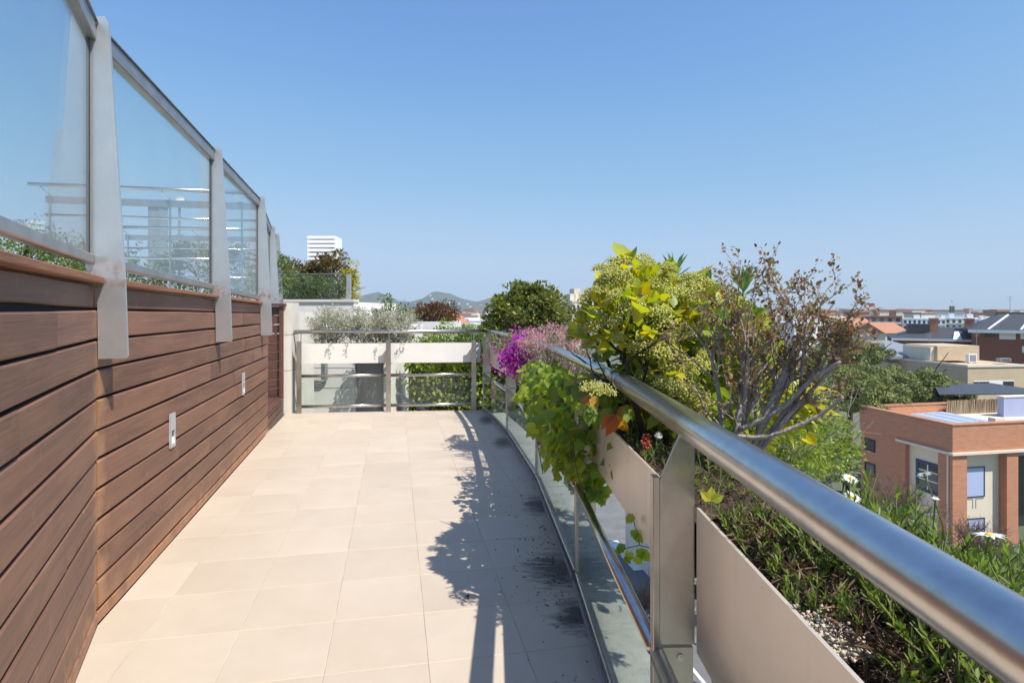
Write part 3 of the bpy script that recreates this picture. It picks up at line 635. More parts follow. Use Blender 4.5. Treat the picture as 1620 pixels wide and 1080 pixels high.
# ---- side railing
sr = thing('side_railing', 'long stainless steel railing with thick round handrail above the planters', 'railing', (GL[1].x, GL[1].y, 0))
def segn(i):
    d = (GL[i + 1] - GL[i]).normalized(); return d, Vector((d.y, -d.x, 0))
SP = []
for i in range(1, len(GL)):
    n = segn(i - 1)[1] + (segn(i)[1] if i < len(GL) - 1 else segn(i - 1)[1]); n.normalize(); SP.append((GL[i], n))
for k, (p, n) in enumerate(SP):
    d = Vector((-n.y, n.x, 0))
    MB().bar(Z(p, 0.001), Z(p, 0.970), 0.018, 0.036, 0.002, up=d).part('post', M['steel_satin'], sr)
    ro = 0.105
    MB().plate([(0.0095, 0.52), (ro, 0.52), (ro, 1.09), (ro - 0.034, 1.09), (0.0095, 0.955)], p, n, Vector((0, 0, 1)), 0.012).part('fin', M['steel_satin'], sr)
    br = MB().plate([(0.0095, 0.36), (ro - 0.004, 0.36), (ro - 0.004, 0.512), (0.0095, 0.512)], p, n, Vector((0, 0, 1)), 0.016).part('bracket', M['steel_satin'], sr)
    for (a, z) in ((0.066, 0.486), (0.040, 0.445), (0.066, 0.404)):
        q = p + n * a; q = Z(q, z); bo = MB().tube([q - d * 0.006, q - d * 0.0125], 0.010, 12); bo.tube([q - d * 0.0124, q - d * 0.0135], 0.004, 6); bo.part('bolt', M['steel'], br)
for i in range(len(GL) - 1):
    a, b = GL[i], GL[i + 1]; d, n = segn(i); a2, b2 = a + d * 0.02, b - d * 0.02
    MB().tube([Z(a2 + n * 0.004, 0.495), Z(b2 + n * 0.004, 0.495)], 0.0215, 16).part('mid_rail', M['steel'], sr, smooth=True)
    MB().bar(Z(a2, 0.035), Z(b2, 0.035), 0.018, 0.045, 0.003).part('bottom_rail', M['steel'], sr)
    MB().bar(Z(a2 - n * 0.018, 0.012), Z(b2 - n * 0.018, 0.012), 0.012, 0.022, 0.002).part('gutter_strip', M['grey'], sr)
    mb = MB(); c = [Z(a2, 0.058), Z(b2, 0.058), Z(b2, 0.474), Z(a2, 0.474)]; th = n * 0.004
    mb.add([v - th for v in c] + [v + th for v in c], [(3, 2, 1, 0), (4, 5, 6, 7), (0, 1, 5, 4), (1, 2, 6, 5), (2, 3, 7, 6), (3, 0, 4, 7)]); mb.part('pane', M['glass_low'], sr)
RX = 0.487
far_rail = [Vector((RX, 2.72, 1.1)), Vector((RX - 0.03, 3.1, 1.1)), Vector((0.30, 4.92, 1.1)), Vector((0.045, 6.77, 1.1)), Vector((FR_R.x + 0.10, FR_R.y + 0.02, 1.1))]
def smoothpath(pts, n=8):
    out = []
    for i in range(len(pts) - 1):
        p0, p1, p2, p3 = pts[max(i - 1, 0)], pts[i], pts[i + 1], pts[min(i + 2, len(pts) - 1)]
        for k in range(n):
            t = k / n; out.append(0.5 * ((2 * p1) + (p2 - p0) * t + (2 * p0 - 5 * p1 + 4 * p2 - p3) * t * t + (3 * p1 - p0 - 3 * p2 + p3) * t ** 3))
    return out + [pts[-1]]
MB().tube(smoothpath(far_rail), 0.030, 24).part('handrail', M['steel_rail'], sr, smooth=True)
MB().tube([Vector((RX, -1.0, 1.1)), Vector((RX, 0.2, 1.1)), Vector((RX, 1.4, 1.1)), Vector((RX, 2.62, 1.1))], 0.0405, 48).part('handrail', M['steel_rail'], sr, smooth=True)
MB().tube([Vector((RX, 2.60, 1.1)), Vector((RX, 2.68, 1.1))], 0.0425, 40).part('sleeve', M['steel'], sr, smooth=True)
MB().tube([Vector((RX, 2.66, 1.1)), Vector((RX, 2.84, 1.1))], 0.034, 32).part('sleeve', M['steel_satin'], sr, smooth=True)

# ================================================================== PLANTERS
def planter(label, a, b, n, z0, z1, inn, depth, m, seed, soil=0.05):
    t = thing('planter_trough', label, 'planter', Z(a, z0), 0, 'planter troughs hung on the railings')
    d = (b - a).normalized()
    def bx(name, n0, n1, za, zb, mm):
        V = [a + n * n0, b + n * n0, b + n * n1, a + n * n1]; mb = MB()
        Fc = [(3, 2, 1, 0), (4, 5, 6, 7), (0, 1, 5, 4), (1, 2, 6, 5), (2, 3, 7, 6), (3, 0, 4, 7)]
        if d.cross(n).z < 0: Fc = [f[::-1] for f in Fc]
        mb.add([Z(v, za) for v in V] + [Z(v, zb) for v in V], Fc); return mb.part(name, mm, t)
    bx('front_panel', inn, inn + 0.004, z0, z1, m)
    bx('panel_lip', inn + 0.0045, inn + 0.009, z1 - 0.004, z1 - 0.001, m)
    bx('back_panel', inn + depth, inn + depth + 0.006, z0, z1 - 0.02, M['grey'])
    bx('base', inn + 0.0045, inn + depth - 0.001, z0 + 0.003, z0 + 0.02, M['grey'])
    # uneven soil surface
    L = (b - a).length; nx = max(6, int(L / 0.06)); ny = 8; V = []; Fc = []
    for j in range(ny + 1):
        for i in range(nx + 1):
            q = a + d * (L * i / nx) + n * (inn + 0.006 + (depth - 0.01) * j / ny)
            V.append(Z(q, z1 - soil + 0.03 * noise(q.x * 7, q.y * 7, seed) + 0.012 * noise(q.x * 30, q.y * 30, seed)))
    for j in range(ny):
        for i in range(nx): Fc.append((j * (nx + 1) + i, j * (nx + 1) + i + 1, (j + 1) * (nx + 1) + i + 1, (j + 1) * (nx + 1) + i))
    part('soil', V, Fc, M['soil'], t, smooth=True)
    return t
names = ['beige metal planter trough of low green and dried plants', 'beige metal planter trough under the yellow green shrub', 'beige metal planter trough behind the hanging ivy', 'beige metal planter trough with magenta blossom hanging over it', 'beige metal planter trough at the corner of the railings']
for i in range(len(GL) - 1):
    d, n = segn(i); a = GL[i] + d * 0.016; b = GL[i + 1] - d * 0.016
    planter(names[i], a, b, n, 0.505 if i == 0 else 0.625, 0.890, 0.107 if i == 0 else 0.085, 0.33, M['panel'], i * 3.1)
ends = [fposts[0] - fd * 0.0, fposts[1], fposts[2], FR_R - fd * 0.03]
fl_names = ['cream metal planter trough of silver grey shrubs beside the stone pillar', 'cream metal planter trough between the middle posts of the far railing', 'short cream metal planter panel by the railing corner']
for i in range(3):
    planter(fl_names[i], ends[i] + fd * 0.012, ends[i + 1] - fd * 0.012, fn, 0.665, 0.940, 0.055, 0.45, M['panel_white'], 20 + i)

# ================================================================== PLANTS ON THE TERRACE
# --- large yellow-green shrub with big leaves and frothy flower heads
ys = thing('flowering_shrub', 'large yellow green shrub with big leaves and frothy flower heads leaning over the handrail', 'shrub', (0.72, 3.0, 0.84))
rs = random.Random(21); tips = []
stems = [((0.74, 3.05, 0.85), (0.7, 0.1, 0.8)), ((0.55, 2.75, 0.85), (-0.08, -0.05, 1)), ((0.66, 3.0, 0.85), (0.05, 0.0, 1)), ((0.70, 3.2, 0.85), (0.3, 0.1, 1)), ((0.62, 3.35, 0.85), (-0.2, 0.15, 1)), ((0.74, 2.85, 0.85), (0.45, -0.1, 1)), ((0.58, 2.6, 0.85), (-0.25, -0.15, 0.8))]
for p, d in stems:
    mb = MB(); branchy(mb, p, d, 0.36, 0.017, 2, rs, tips, spread=0.55, split=(2, 3), up=0.25); mb.part('stem', M['bark_dark'], ys, smooth=True)
tp, td = tri('t', tips)
YB = [((0.56, 2.85, 1.32), (0.20, 0.36, 0.34)), ((0.62, 2.80, 1.06), (0.26, 0.42, 0.24)), ((0.76, 3.05, 1.28), (0.22, 0.42, 0.34)), ((0.98, 3.10, 1.20), (0.22, 0.40, 0.33)), ((1.16, 3.12, 1.12), (0.20, 0.34, 0.33)), ((1.22, 2.95, 0.94), (0.24, 0.30, 0.20)), ((0.44, 3.05, 1.18), (0.14, 0.30, 0.26))]
def env_y(p):                                        # outline of the shrub: unequal domes, the tallest leaning over the rail
    return np.min([(((p - np.array(c)) / np.array(r)) ** 2).sum(1) for c, r in YB], axis=0)
cand = NP.uniform(-1, 1, (16000, 3)) * np.array([0.62, 0.66, 0.52]) + np.array([0.88, 2.98, 1.22])
e_ = env_y(cand); cand = cand[(e_ < 1.05) & (e_ > 0.25) & ((cand[:, 2] > 1.27) | (cand[:, 0] > 0.56)) & ((cand[:, 2] > 1.2) | (cand[:, 0] > 0.62))]
nzv = np.array([noise(p[0] * 5, p[1] * 5, p[2] * 5) for p in cand]); cand = cand[nzv > -0.12]
ctr = np.array([0.78, 3.02, 1.02])
big = [meshdata('leaf', [(v[0], v[1], v[2] - 0.12 * k * v[1] ** 2) for v in T_OVAL[0]], T_OVAL[1], M['l_yellow'], True) for k in (0.4, 1.2, 2.2)]
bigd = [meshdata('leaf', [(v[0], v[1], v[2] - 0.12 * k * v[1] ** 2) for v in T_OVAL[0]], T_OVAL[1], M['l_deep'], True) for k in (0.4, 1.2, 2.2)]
bigo = [meshdata('leaf', [(v[0], v[1], v[2] - 0.12 * k * v[1] ** 2) for v in T_OVAL[0]], T_OVAL[1], M['l_orange'], True) for k in (0.8, 2.0)]
def orient(axis, up):
    y = Vector(axis).normalized(); x = y.cross(Vector(up)); x = x.normalized() if x.length > 1e-4 else y.orthogonal().normalized(); z = x.cross(y)
    return Matrix((x, y, z)).transposed().to_euler()
sel = cand[NP.permutation(len(cand))[:290]]
for p in sel:
    o_ = Vector(p - ctr); o_.normalize(); hgt = (p[2] - 0.85) / 0.85
    u = rs.random()
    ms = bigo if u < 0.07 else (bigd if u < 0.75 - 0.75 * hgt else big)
    ax = o_ * 0.8 + Vector((rs.gauss(0, .4), rs.gauss(0, .4), rs.gauss(-0.15, .4)))
    link('leaf', rs.choice(ms), ys, Vector(p) - WL[ys], orient(ax, Vector((rs.gauss(0, .3), rs.gauss(0, .3), 1))), rs.uniform(0.07, 0.155))
# smaller inner leaves
c_ = cand[NP.permutation(len(cand))[:2100]]
foliage('inner_foliage', ys, c_, c_ - ctr, T_OVAL, 0.070, M['l_yellow'], jit=0.9, upw=-0.1)
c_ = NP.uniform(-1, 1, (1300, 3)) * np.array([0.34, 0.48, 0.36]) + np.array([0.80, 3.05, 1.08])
foliage('deep_green_foliage', ys, c_, c_ - ctr, T_OVAL, 0.075, M['l_deep'], jit=1.0, upw=-0.1)  # deep green leaves filling the core of the shrub
heads = []
for v in range(4):
    n = 230; d_ = unit(rnd(n)); d_[:, 2] = np.abs(d_[:, 2]) * 0.9 - 0.15
    pts = d_ * NP.uniform(0.35, 1, (n, 1)) * np.array([0.052, 0.052, 0.045]) * NP.uniform(0.9, 1.2)
    heads.append(leafmesh('flower_head', T_BUD, pts, d_, rnd(n), NP.uniform(0.006, 0.010, n), M['l_flower']))
cand2 = NP.uniform(-1, 1, (14000, 3)) * np.array([0.66, 0.70, 0.58]) + np.array([0.88, 2.98, 1.22]); e2 = env_y(cand2); cand2 = cand2[(e2 < 1.18) & (e2 > 0.78) & (cand2[:, 2] > 0.98) & ((cand2[:, 2] > 1.24) | (cand2[:, 0] > 0.60))]
for p in cand2[NP.permutation(len(cand2))[:190]]:
    o_ = Vector(p - ctr).normalized()
    link('flower_head', rs.choice(heads), ys, Vector(p) - WL[ys], orient(Vector((rs.gauss(0, 1), rs.gauss(0, 1), 0.1)), o_ + Vector((0, 0, 0.6))), rs.uniform(0.75, 1.35))
# sprays over the handrail
for (px, py, Y) in ((1000, 650, 2.6), (968, 645, 2.55), (945, 650, 2.6), (992, 640, 2.5), (930, 640, 2.55), (975, 655, 2.45), (940, 625, 2.6), (915, 605, 2.75), (1010, 625, 2.75), (960, 590, 2.95), (930, 590, 3.0), (985, 600, 2.9), (1000, 615, 2.85)):
    p = P(px, py, Y)
    for k in range(3): link('leaf', rs.choice(bigo if rs.random() < 0.3 else bigd), ys, p - WL[ys], orient((rs.gauss(-0.2, .5), rs.gauss(-0.3, .4), rs.uniform(-1, -0.2)), (rs.gauss(0, .4), -0.5, 1)), rs.uniform(0.07, 0.11))
for (px, py, Y) in ((1020, 596, 2.6), (935, 615, 2.5), (955, 622, 2.45)):
    link('flower_head', rs.choice(heads), ys, P(px, py, Y) - WL[ys], None, 1.1)

# --- spear-leaved plants behind it
for k, (px, py, Y, lab) in enumerate(((1066, 432, 3.75, 'tallest tuft of dark green spear leaves rising behind the yellow shrub'), (1120, 458, 3.6, 'smaller tuft of spear leaves between the tall tuft and the red brown bush'), (1176, 455, 3.5, 'tuft of spear leaves poking out beside the red brown bush'))):
    top = P(px, py, Y); t = thing('spear_plant', lab, 'plant', (top.x, top.y, 0.82), 0, 'spear leaved plants')
    MB().tube([(top.x, top.y, 0.82), (top.x + 0.02, top.y, 1.1), top], [0.012, 0.010, 0.008], 6).part('stem', M['stem_g'], t, smooth=True)
    lm = meshdata('leaf', [(0, 0, 0), (-0.075, 0.3, 0.02), (-0.06, 0.75, 0.03), (0, 1, 0), (0.06, 0.75, 0.03), (0.075, 0.3, 0.02), (0, 0.5, -0.02)], T_OVAL[1], M['l_spike'])
    for i in range(30):
        an = i * 2.4; el = rs.uniform(0.2, 1.35)
        link('leaf', lm, t, top - WL[t] - Vector((0, 0, 0.05 * (1.35 - el))), orient((math.cos(an) * math.cos(el), math.sin(an) * math.cos(el), math.sin(el)), (0.1, 0.2, 1)), rs.uniform(0.12, 0.17))

# --- red-brown twiggy shrub
ts = thing('twiggy_shrub', 'half bare twiggy shrub with small red brown leaves and grey branches', 'shrub', (0.78, 2.1, 0.84))
rt = random.Random(4); tips = []
lims = [((0.80, 2.06, 0.85), P(1325, 575, 1.95), 0.009, 0.14), ((0.80, 2.1, 0.85), P(1272, 530, 2.1), 0.011, 0.19), ((0.76, 2.08, 0.85), P(1175, 600, 2.1), 0.014, 0.24), ((0.79, 2.06, 0.85), P(1300, 575, 2.0), 0.013, 0.20), ((0.80, 2.06, 0.85), P(1262, 540, 2.05), 0.014, 0.22), ((0.74, 2.1, 0.85), P(1125, 560, 2.2), 0.011, 0.22), ((0.77, 2.12, 0.85), P(1210, 560, 2.2), 0.013, 0.24), ((0.80, 2.1, 0.85), P(1185, 560, 2.05), 0.010, 0.22)]
for (a, b, r_, ln) in lims:
    a = Vector(a); mid = lerp(a, b, 0.5) + Vector((rt.gauss(0, .02), rt.gauss(0, .02), 0.01))
    mb = MB(); pts = smoothpath([a, mid, Vector(b)], 5); mb.tube(pts, [r_ * (1 - 0.4 * i / len(pts)) for i in range(len(pts))], 8, cap=False)
    for k in range(7):
        j = rt.randint(3, len(pts) - 1); dd = (Vector(b) - a).normalized() + Vector((rt.gauss(0, .5), rt.gauss(0, .4), rt.uniform(0, .6)))
        branchy(mb, pts[j], dd, ln * 0.86 * rt.uniform(0.7, 1.15), r_ * 0.42, 2, rt, tips, spread=0.5, seg=4, split=(2, 3), wander=0.3, up=0.15, shrink=0.62)
    mb.part('branch', M['bark'], ts, smooth=True)
# bare cut branches reaching outward
for (pts, r_) in (((P(1165, 690, 2.06), P(1215, 690, 2.0), P(1290, 660, 1.95), P(1334, 628, 1.9)), 0.009), ((P(1170, 680, 2.06), P(1230, 650, 2.0), P(1285, 600, 1.95), P(1330, 572, 1.9)), 0.010)):
    MB().tube(smoothpath(list(pts), 5), [r_ * (1 - 0.03 * i) for i in range(16)], 7).part('branch', M['bark'], ts, smooth=True)
tp, td = tri('t', tips)
rep = 5; k_ = NP.uniform(size=len(tp) * rep) < 0.50
pp = (np.repeat(tp, rep, 0) + rnd(len(tp) * rep) * 0.008)[k_]; dd = np.repeat(td, rep, 0)[k_]
foliage('foliage', ts, pp, dd, T_OVAL, 0.0150, M['l_red'], jit=1.3, upw=0.1, sv=0.5)

# --- ivy over the planter edge
iv = thing('ivy', 'trailing ivy with lobed green leaves hanging over the planter onto the glass', 'ivy', (0.30, 3.6, 0.86))
ri = random.Random(9)
ivm = [meshdata('leaf', [(v[0], v[1], v[2] * k) for v in T_IVY[0]], T_IVY[1], M['l_ivy'], False) for k in (0.6, 1.4, 2.2)]
def ivy_spot():
    Y = ri.uniform(2.90, 4.7)
    t = (Y - 2.90) / 1.8
    lo = 0.64 - 0.24 * math.exp(-((t - 0.22) / 0.28) ** 2) - 0.10 * math.exp(-((t - 0.75) / 0.2) ** 2)
    z = ri.uniform(lo, 1.03) if ri.random() < 0.8 else ri.uniform(lo, 0.8)
    gx = np.interp(Y, [1.6, 3.087, 4.9], [0.385, 0.335, 0.20]); bulge = 0.17 * math.sin(math.pi * min(1, max(0, (z - lo) / (1.15 - lo)))) + 0.03
    return Vector((gx + 0.08 - ri.uniform(0.0, 1.0) * bulge * 1.5, Y, z))
for k in range(298):
    p = ivy_spot(); sz = ri.uniform(0.038, 0.085)
    link('leaf', ri.choice(ivm), iv, p - WL[iv], orient((ri.gauss(-0.3, .4), ri.gauss(-0.25, .5), ri.gauss(-0.75, .35)), (ri.gauss(-0.9, .4), ri.gauss(-0.6, .4), ri.gauss(0.5, .3))), sz)
q = np.array([tuple(ivy_spot() + Vector((0.06, 0, 0))) for _ in range(1500)])
foliage('inner_foliage', iv, q, np.tile(np.array([[-0.4, -0.3, -0.6]]), (1500, 1)), T_IVY, 0.055, M['l_ivy'], jit=1.0, upw=-0.2)
mb = MB()
for k in range(22):
    a = ivy_spot(); a.z = 0.95; a.x += 0.05; b = ivy_spot(); b.y = a.y + ri.gauss(0, .25); b.z = ri.uniform(0.4, 0.75)
    mb.tube(smoothpath([a, lerp(a, b, 0.5) + Vector((-0.08, ri.gauss(0, .08), 0.05)), b], 4), 0.0028, 5)
mb.part('vine', M['twig'], iv, kind='stuff')
# --- a spray of young ivy below the planter, by the post
iv2 = thing('ivy_spray', 'small spray of young ivy hanging below the planter above the street', 'ivy', P(985, 860, 2.2))
mb = MB(); mb.tube([P(1030, 870, 2.05) + Vector((0.03, 0, 0)), P(1012, 862, 2.1), P(985, 868, 2.15)], 0.002, 5); mb.tube([P(1012, 862, 2.1), P(1005, 835, 2.15), P(1000, 812, 2.2)], 0.002, 5); mb.part('vine', M['stem_g'], iv2)
for (px, py) in ((985, 862), (975, 868), (995, 872), (1005, 880), (1012, 868), (1003, 838), (1000, 815), (1006, 845), (990, 880), (1018, 872)):
    link('leaf', ri.choice(ivm), iv2, P(px, py, 2.12) - WL[iv2], orient((ri.gauss(0, .5), -0.3, -0.8), (ri.gauss(0, .3), -0.8, 0.6)), ri.uniform(0.028, 0.042))

# --- bougainvillea with pink haze above
bg = thing('bougainvillea', 'bougainvillea with bright magenta blossom spilling over the side railing', 'bougainvillea', (0.12, 5.9, 0.84))
cpts = [P(820, 555, 5.75), P(812, 575, 5.7), P(830, 570, 5.7), P(824, 540, 5.8), P(836, 552, 5.75), P(806, 560, 5.7), P(818, 588, 5.65), P(800, 572, 5.7), P(826, 532, 5.9), P(832, 585, 5.7), P(842, 566, 5.75), P(815, 548, 5.75)]
pts = np.concatenate([np.array(c) + rnd(k_n) * np.array([0.05, 0.06, 0.052]) * sp_ for c in cpts for k_n, sp_ in ((70, 0.6), (60, 1.35))])
foliage('blossom', bg, pts, rnd(len(pts)), T_OVAL, 0.034, M['l_mag'], jit=1.0, upw=0.0)
pts, o_ = clumps((0.36, 5.45, 1.12), (0.28, 0.70, 0.13), 55, 55, 0.06)
foliage('pink_blossom', bg, pts, o_, T_DIA, 0.024, M['l_pink'], jit=1.0)
pts, o_ = clumps((0.18, 6.0, 1.02), (0.3, 0.4, 0.14), 30, 50, 0.07); foliage('foliage', bg, pts, o_, T_OVAL, 0.032, M['l_deep'])
mb = MB(); rb = random.Random(2); tips = []
for k in range(5): branchy(mb, (0.15 + 0.06 * k, 5.7 + 0.12 * k, 0.84), (rb.gauss(0, .5), rb.gauss(0, .5), 1), 0.2, 0.007, 1, rb, tips)
mb.part('stem', M['twig'], bg)
# --- wispy silver plant
def wispy(name, label, c, r, n, m, leaf, size, seed, cat='plant', stem=M['twig'], ln=0.22, per=10, spread=0.9, leafm=T_NARROW):
    t = thing(name, label, cat, c); rg = random.Random(seed); mb = MB(); pts = []; dirs = []
    for k in range(n):
        a = Vector((c[0] + rg.uniform(-r[0], r[0]), c[1] + rg.uniform(-r[1], r[1]), c[2])); d = Vector((rg.gauss(0, spread), rg.gauss(0, spread), 1)).normalized()
        L_ = ln * rg.uniform(0.5, 1.25); p = a; q = [a.copy()]
        for i in range(5):
            d = (d + Vector((rg.gauss(0, .25), rg.gauss(0, .25), rg.gauss(-0.02, .15)))).normalized(); p = p + d * L_ / 5; q.append(p.copy())
            for j in range(per // 5): pts.append(tuple(p + d * rg.uniform(-1, 1) * L_ / 10)); dirs.append(tuple(d + Vector((rg.gauss(0, .9), rg.gauss(0, .9), rg.gauss(0, .9)))))
        mb.tube(q, [0.0022, 0.002, 0.0018, 0.0015, 0.0012, 0.0008], 3, cap=False)
    mb.part('stems', stem, t, kind='stuff')
    foliage('foliage', t, np.array(pts), np.array(dirs), leafm, size, m, jit=0.3, upw=0)
    return t
wispy('wispy_plant', 'pale wispy plant of fine twigs between the magenta blossom and the yellow shrub', (0.42, 5.0, 0.86), (0.22, 0.7, 0), 420, M['l_silver'], None, 0.02, 5, ln=0.36, per=15, spread=0.35)
wispy('wispy_plant', 'tangled dry grey plant in the corner trough behind the handrail', (-0.02, 7.5, 0.86), (0.2, 0.5, 0), 200, M['l_silver'], None, 0.025, 6, ln=0.26, per=10, spread=0.5)
# --- dark rounded bush in the corner
db = thing('evergreen_bush', 'rounded dark green evergreen bush rising above the railing corner', 'bush', (0.20, 8.6, 0.60))
pts, o_ = clumps((0.24, 8.6, 1.30), (0.58, 0.5, 0.45), 170, 75, 0.11, shell=0.5)
foliage('crown', db, pts, o_, T_OVAL, 0.055, M['l_dark'], jit=0.8)
mb = MB(); rb = random.Random(5); tips = []; branchy(mb, (0.2, 8.6, 0.6), (0, 0, 1), 0.45, 0.03, 3, rb, tips); mb.part('trunk', M['bark_dark'], db)
# --- silver shrubs in the far planter
for k, (px, lab) in enumerate(((517, 'silver grey shrub in the far planter, the one beside the stone pillar'), (570, 'silver grey shrub in the far planter, the middle one of three'), (620, 'silver grey shrub in the far planter, the one farthest from the stone pillar'))):
    c = fpos(px) + fn * 0.3
    t = thing('silver_shrub', lab, 'shrub', Z(c, 0.88), 0, 'silver shrubs in the far planter')
    pts, o_ = clumps((c.x, c.y, 1.16), (0.33, 0.24, 0.26), 85, 70, 0.085, shell=0.3)
    foliage('foliage', t, pts, o_, T_DIA, 0.028, M['l_silver'], jit=1.0)
    mb = MB(); rb = random.Random(k); tips = []
    for j in range(7): branchy(mb, (c.x + rb.gauss(0, .1), c.y + rb.gauss(0, .06), 0.87), (rb.gauss(0, .7), rb.gauss(0, .4), 1), 0.2, 0.006, 2, rb, tips, up=0.1)
    mb.part('stems', M['twig'], t, kind='stuff')
    # drooping sprays over the panel
    pts = []; dd = []
    for j in range(2):
        x0 = c.x + rb.uniform(-.3, .3); dx = rb.uniform(-.06, .06); lnn = rb.uniform(0.04, 0.14)
        for i in range(22): 
            s = i / 22; pts.append((x0 + dx * s + rb.gauss(0, .006), c.y - 0.27 - 0.03 * s + rb.gauss(0, .006), 0.97 - lnn * s)); dd.append((dx * 3 + rb.gauss(0, .5), -0.3, -1))
    foliage('drooping_sprays', t, np.array(pts), np.array(dd), T_DIA, 0.024, M['l_silver'])
# --- low cover in the near trough
def shoots(name, label, area, n, m, size, hmax, seed, per=14, cat='plant', lean=0.5, wid=T_NARROW):
    x0, x1, y0, y1, zb = area; rg = random.Random(seed); t = thing(name, label, cat, ((x0 + x1) / 2, (y0 + y1) / 2, zb)); pts = []; dd = []; mb = MB()
    for k in range(n):
        a = Vector((rg.uniform(x0, x1), rg.uniform(y0, y1), zb)); d = Vector((rg.gauss(0, lean), rg.gauss(0, lean), 1)).normalized(); h = hmax * rg.uniform(0.35, 1)
        mb.tube([a, a + d * h * 0.6, a + d * h + Vector((rg.gauss(0, .01), rg.gauss(0, .01), 0))], [0.0022, 0.0018, 0.001], 3, cap=False)
        for j in range(per):
            s = rg.uniform(0.25, 1) ** 0.7; an = rg.uniform(0, 6.28); pts.append(tuple(a + d * h * s)); dd.append((math.cos(an) + d.x, math.sin(an) + d.y, 0.3 + 1.2 * s))
    mb.part('stems', M['stem_g'], t, kind='stuff'); foliage('foliage', t, np.array(pts), np.array(dd), wid, size, m, jit=0.3, upw=0.15)
    return t
T_LANCE = ([(0, 0, 0), (-0.12, 0.45, 0.04), (0, 1, -0.06), (0.12, 0.45, 0.04)], [(0, 1, 2), (0, 2, 3)])
shoots('ground_cover', 'bushy low green cover along the front edge of the near planter', (0.54, 0.76, 1.02, 1.58, 0.845), 300, M['l_cover'], 0.016, 0.075, 31, wid=T_LANCE)
shoots('ground_cover', 'taller leafy green clump leaning out beyond the thick handrail', (0.64, 0.81, 0.50, 1.40, 0.85), 340, M['l_cover'], 0.022, 0.23, 32, per=18, wid=T_LANCE)
shoots('ground_cover', 'low green shoots among the dry stalks under the handrail', (0.545, 0.66, 0.60, 0.95, 0.845), 26, M['l_cover'], 0.026, 0.08, 33, per=12, wid=T_LANCE)
shoots('ground_cover', 'small leafy weeds in the trough below the twiggy shrub', (0.47, 0.77, 1.70, 2.7, 0.845), 130, M['l_cover'], 0.018, 0.09, 34, per=12, wid=T_LANCE)
# dry stalks and litter on the soil
def litter(name, label, area, n, m, size, zf, seed, thin=True):
    t = thing(name, label, 'litter', (area[0], area[2], zf)); x0, x1, y0, y1 = area
    p = np.column_stack([NP.uniform(x0, x1, n), NP.uniform(y0, y1, n), zf + np.abs(NP.normal(0, 0.012, n))])
    a = rnd(n) * np.array([1, 1, 0.35]); foliage('scraps', t, p, a, T_STALK if thin else T_BUD, size, m, jit=0.5, upw=0.1, sv=0.6); t['kind'] = 'stuff'; return t
litter('dry_stalks', 'tangle of dry brown stalks on the soil of the near planter', (0.555, 0.80, 0.45, 1.58), 5600, M['dry'], 0.045, 0.862, 1)
litter('dry_stalks', 'dark dry leaves on the soil below the twiggy shrub', (0.47, 0.74, 1.68, 2.9), 1800, M['dry'], 0.03, 0.850, 2)
litter('pumice_gravel', 'small patch of pale gravel on the soil beside the planter edge', (0.505, 0.575, 0.94, 1.08), 700, M['pumice'], 0.007, 0.858, 3, thin=False)
# litter on the floor tiles
fl_p = []
rl = random.Random(77)
for k in range(420):
    Y = rl.choice([rl.gauss(3.2, 0.28), rl.gauss(3.3, 0.3), rl.gauss(4.2, 0.35), rl.uniform(2.2, 5)]); gx = float(np.interp(Y, [1.6, 3.087, 4.9, 6.74], [0.385, 0.335, 0.20, -0.059]))
    fl_p.append((gx - 0.04 - abs(rl.gauss(0, 0.16)), Y, 0.001))
lo = thing('leaf_litter', 'dark crumbs of leaf litter on the floor tiles beside the glass', 'litter', (0.2, 3.2, 0)); lo['kind'] = 'stuff'
foliage('scraps', lo, np.array(fl_p), rnd(len(fl_p)) * np.array([1, 1, 0.05]), T_DIA, 0.012, M['debris'], jit=0.0, upw=0.0, sv=0.7)
dl = thing('dead_leaf', 'single curled dark dead leaf lying on the sunlit tiles', 'leaf', fl(742, 948))
me = meshdata('blade', [(v[0], v[1], 0.25 - 0.9 * (v[1] - 0.5) ** 2 + abs(v[0])) for v in T_OVAL[0]], T_OVAL[1], M['debris']); link('blade', me, dl, (0, 0, 0), (0, 0, 0.6), 0.035)
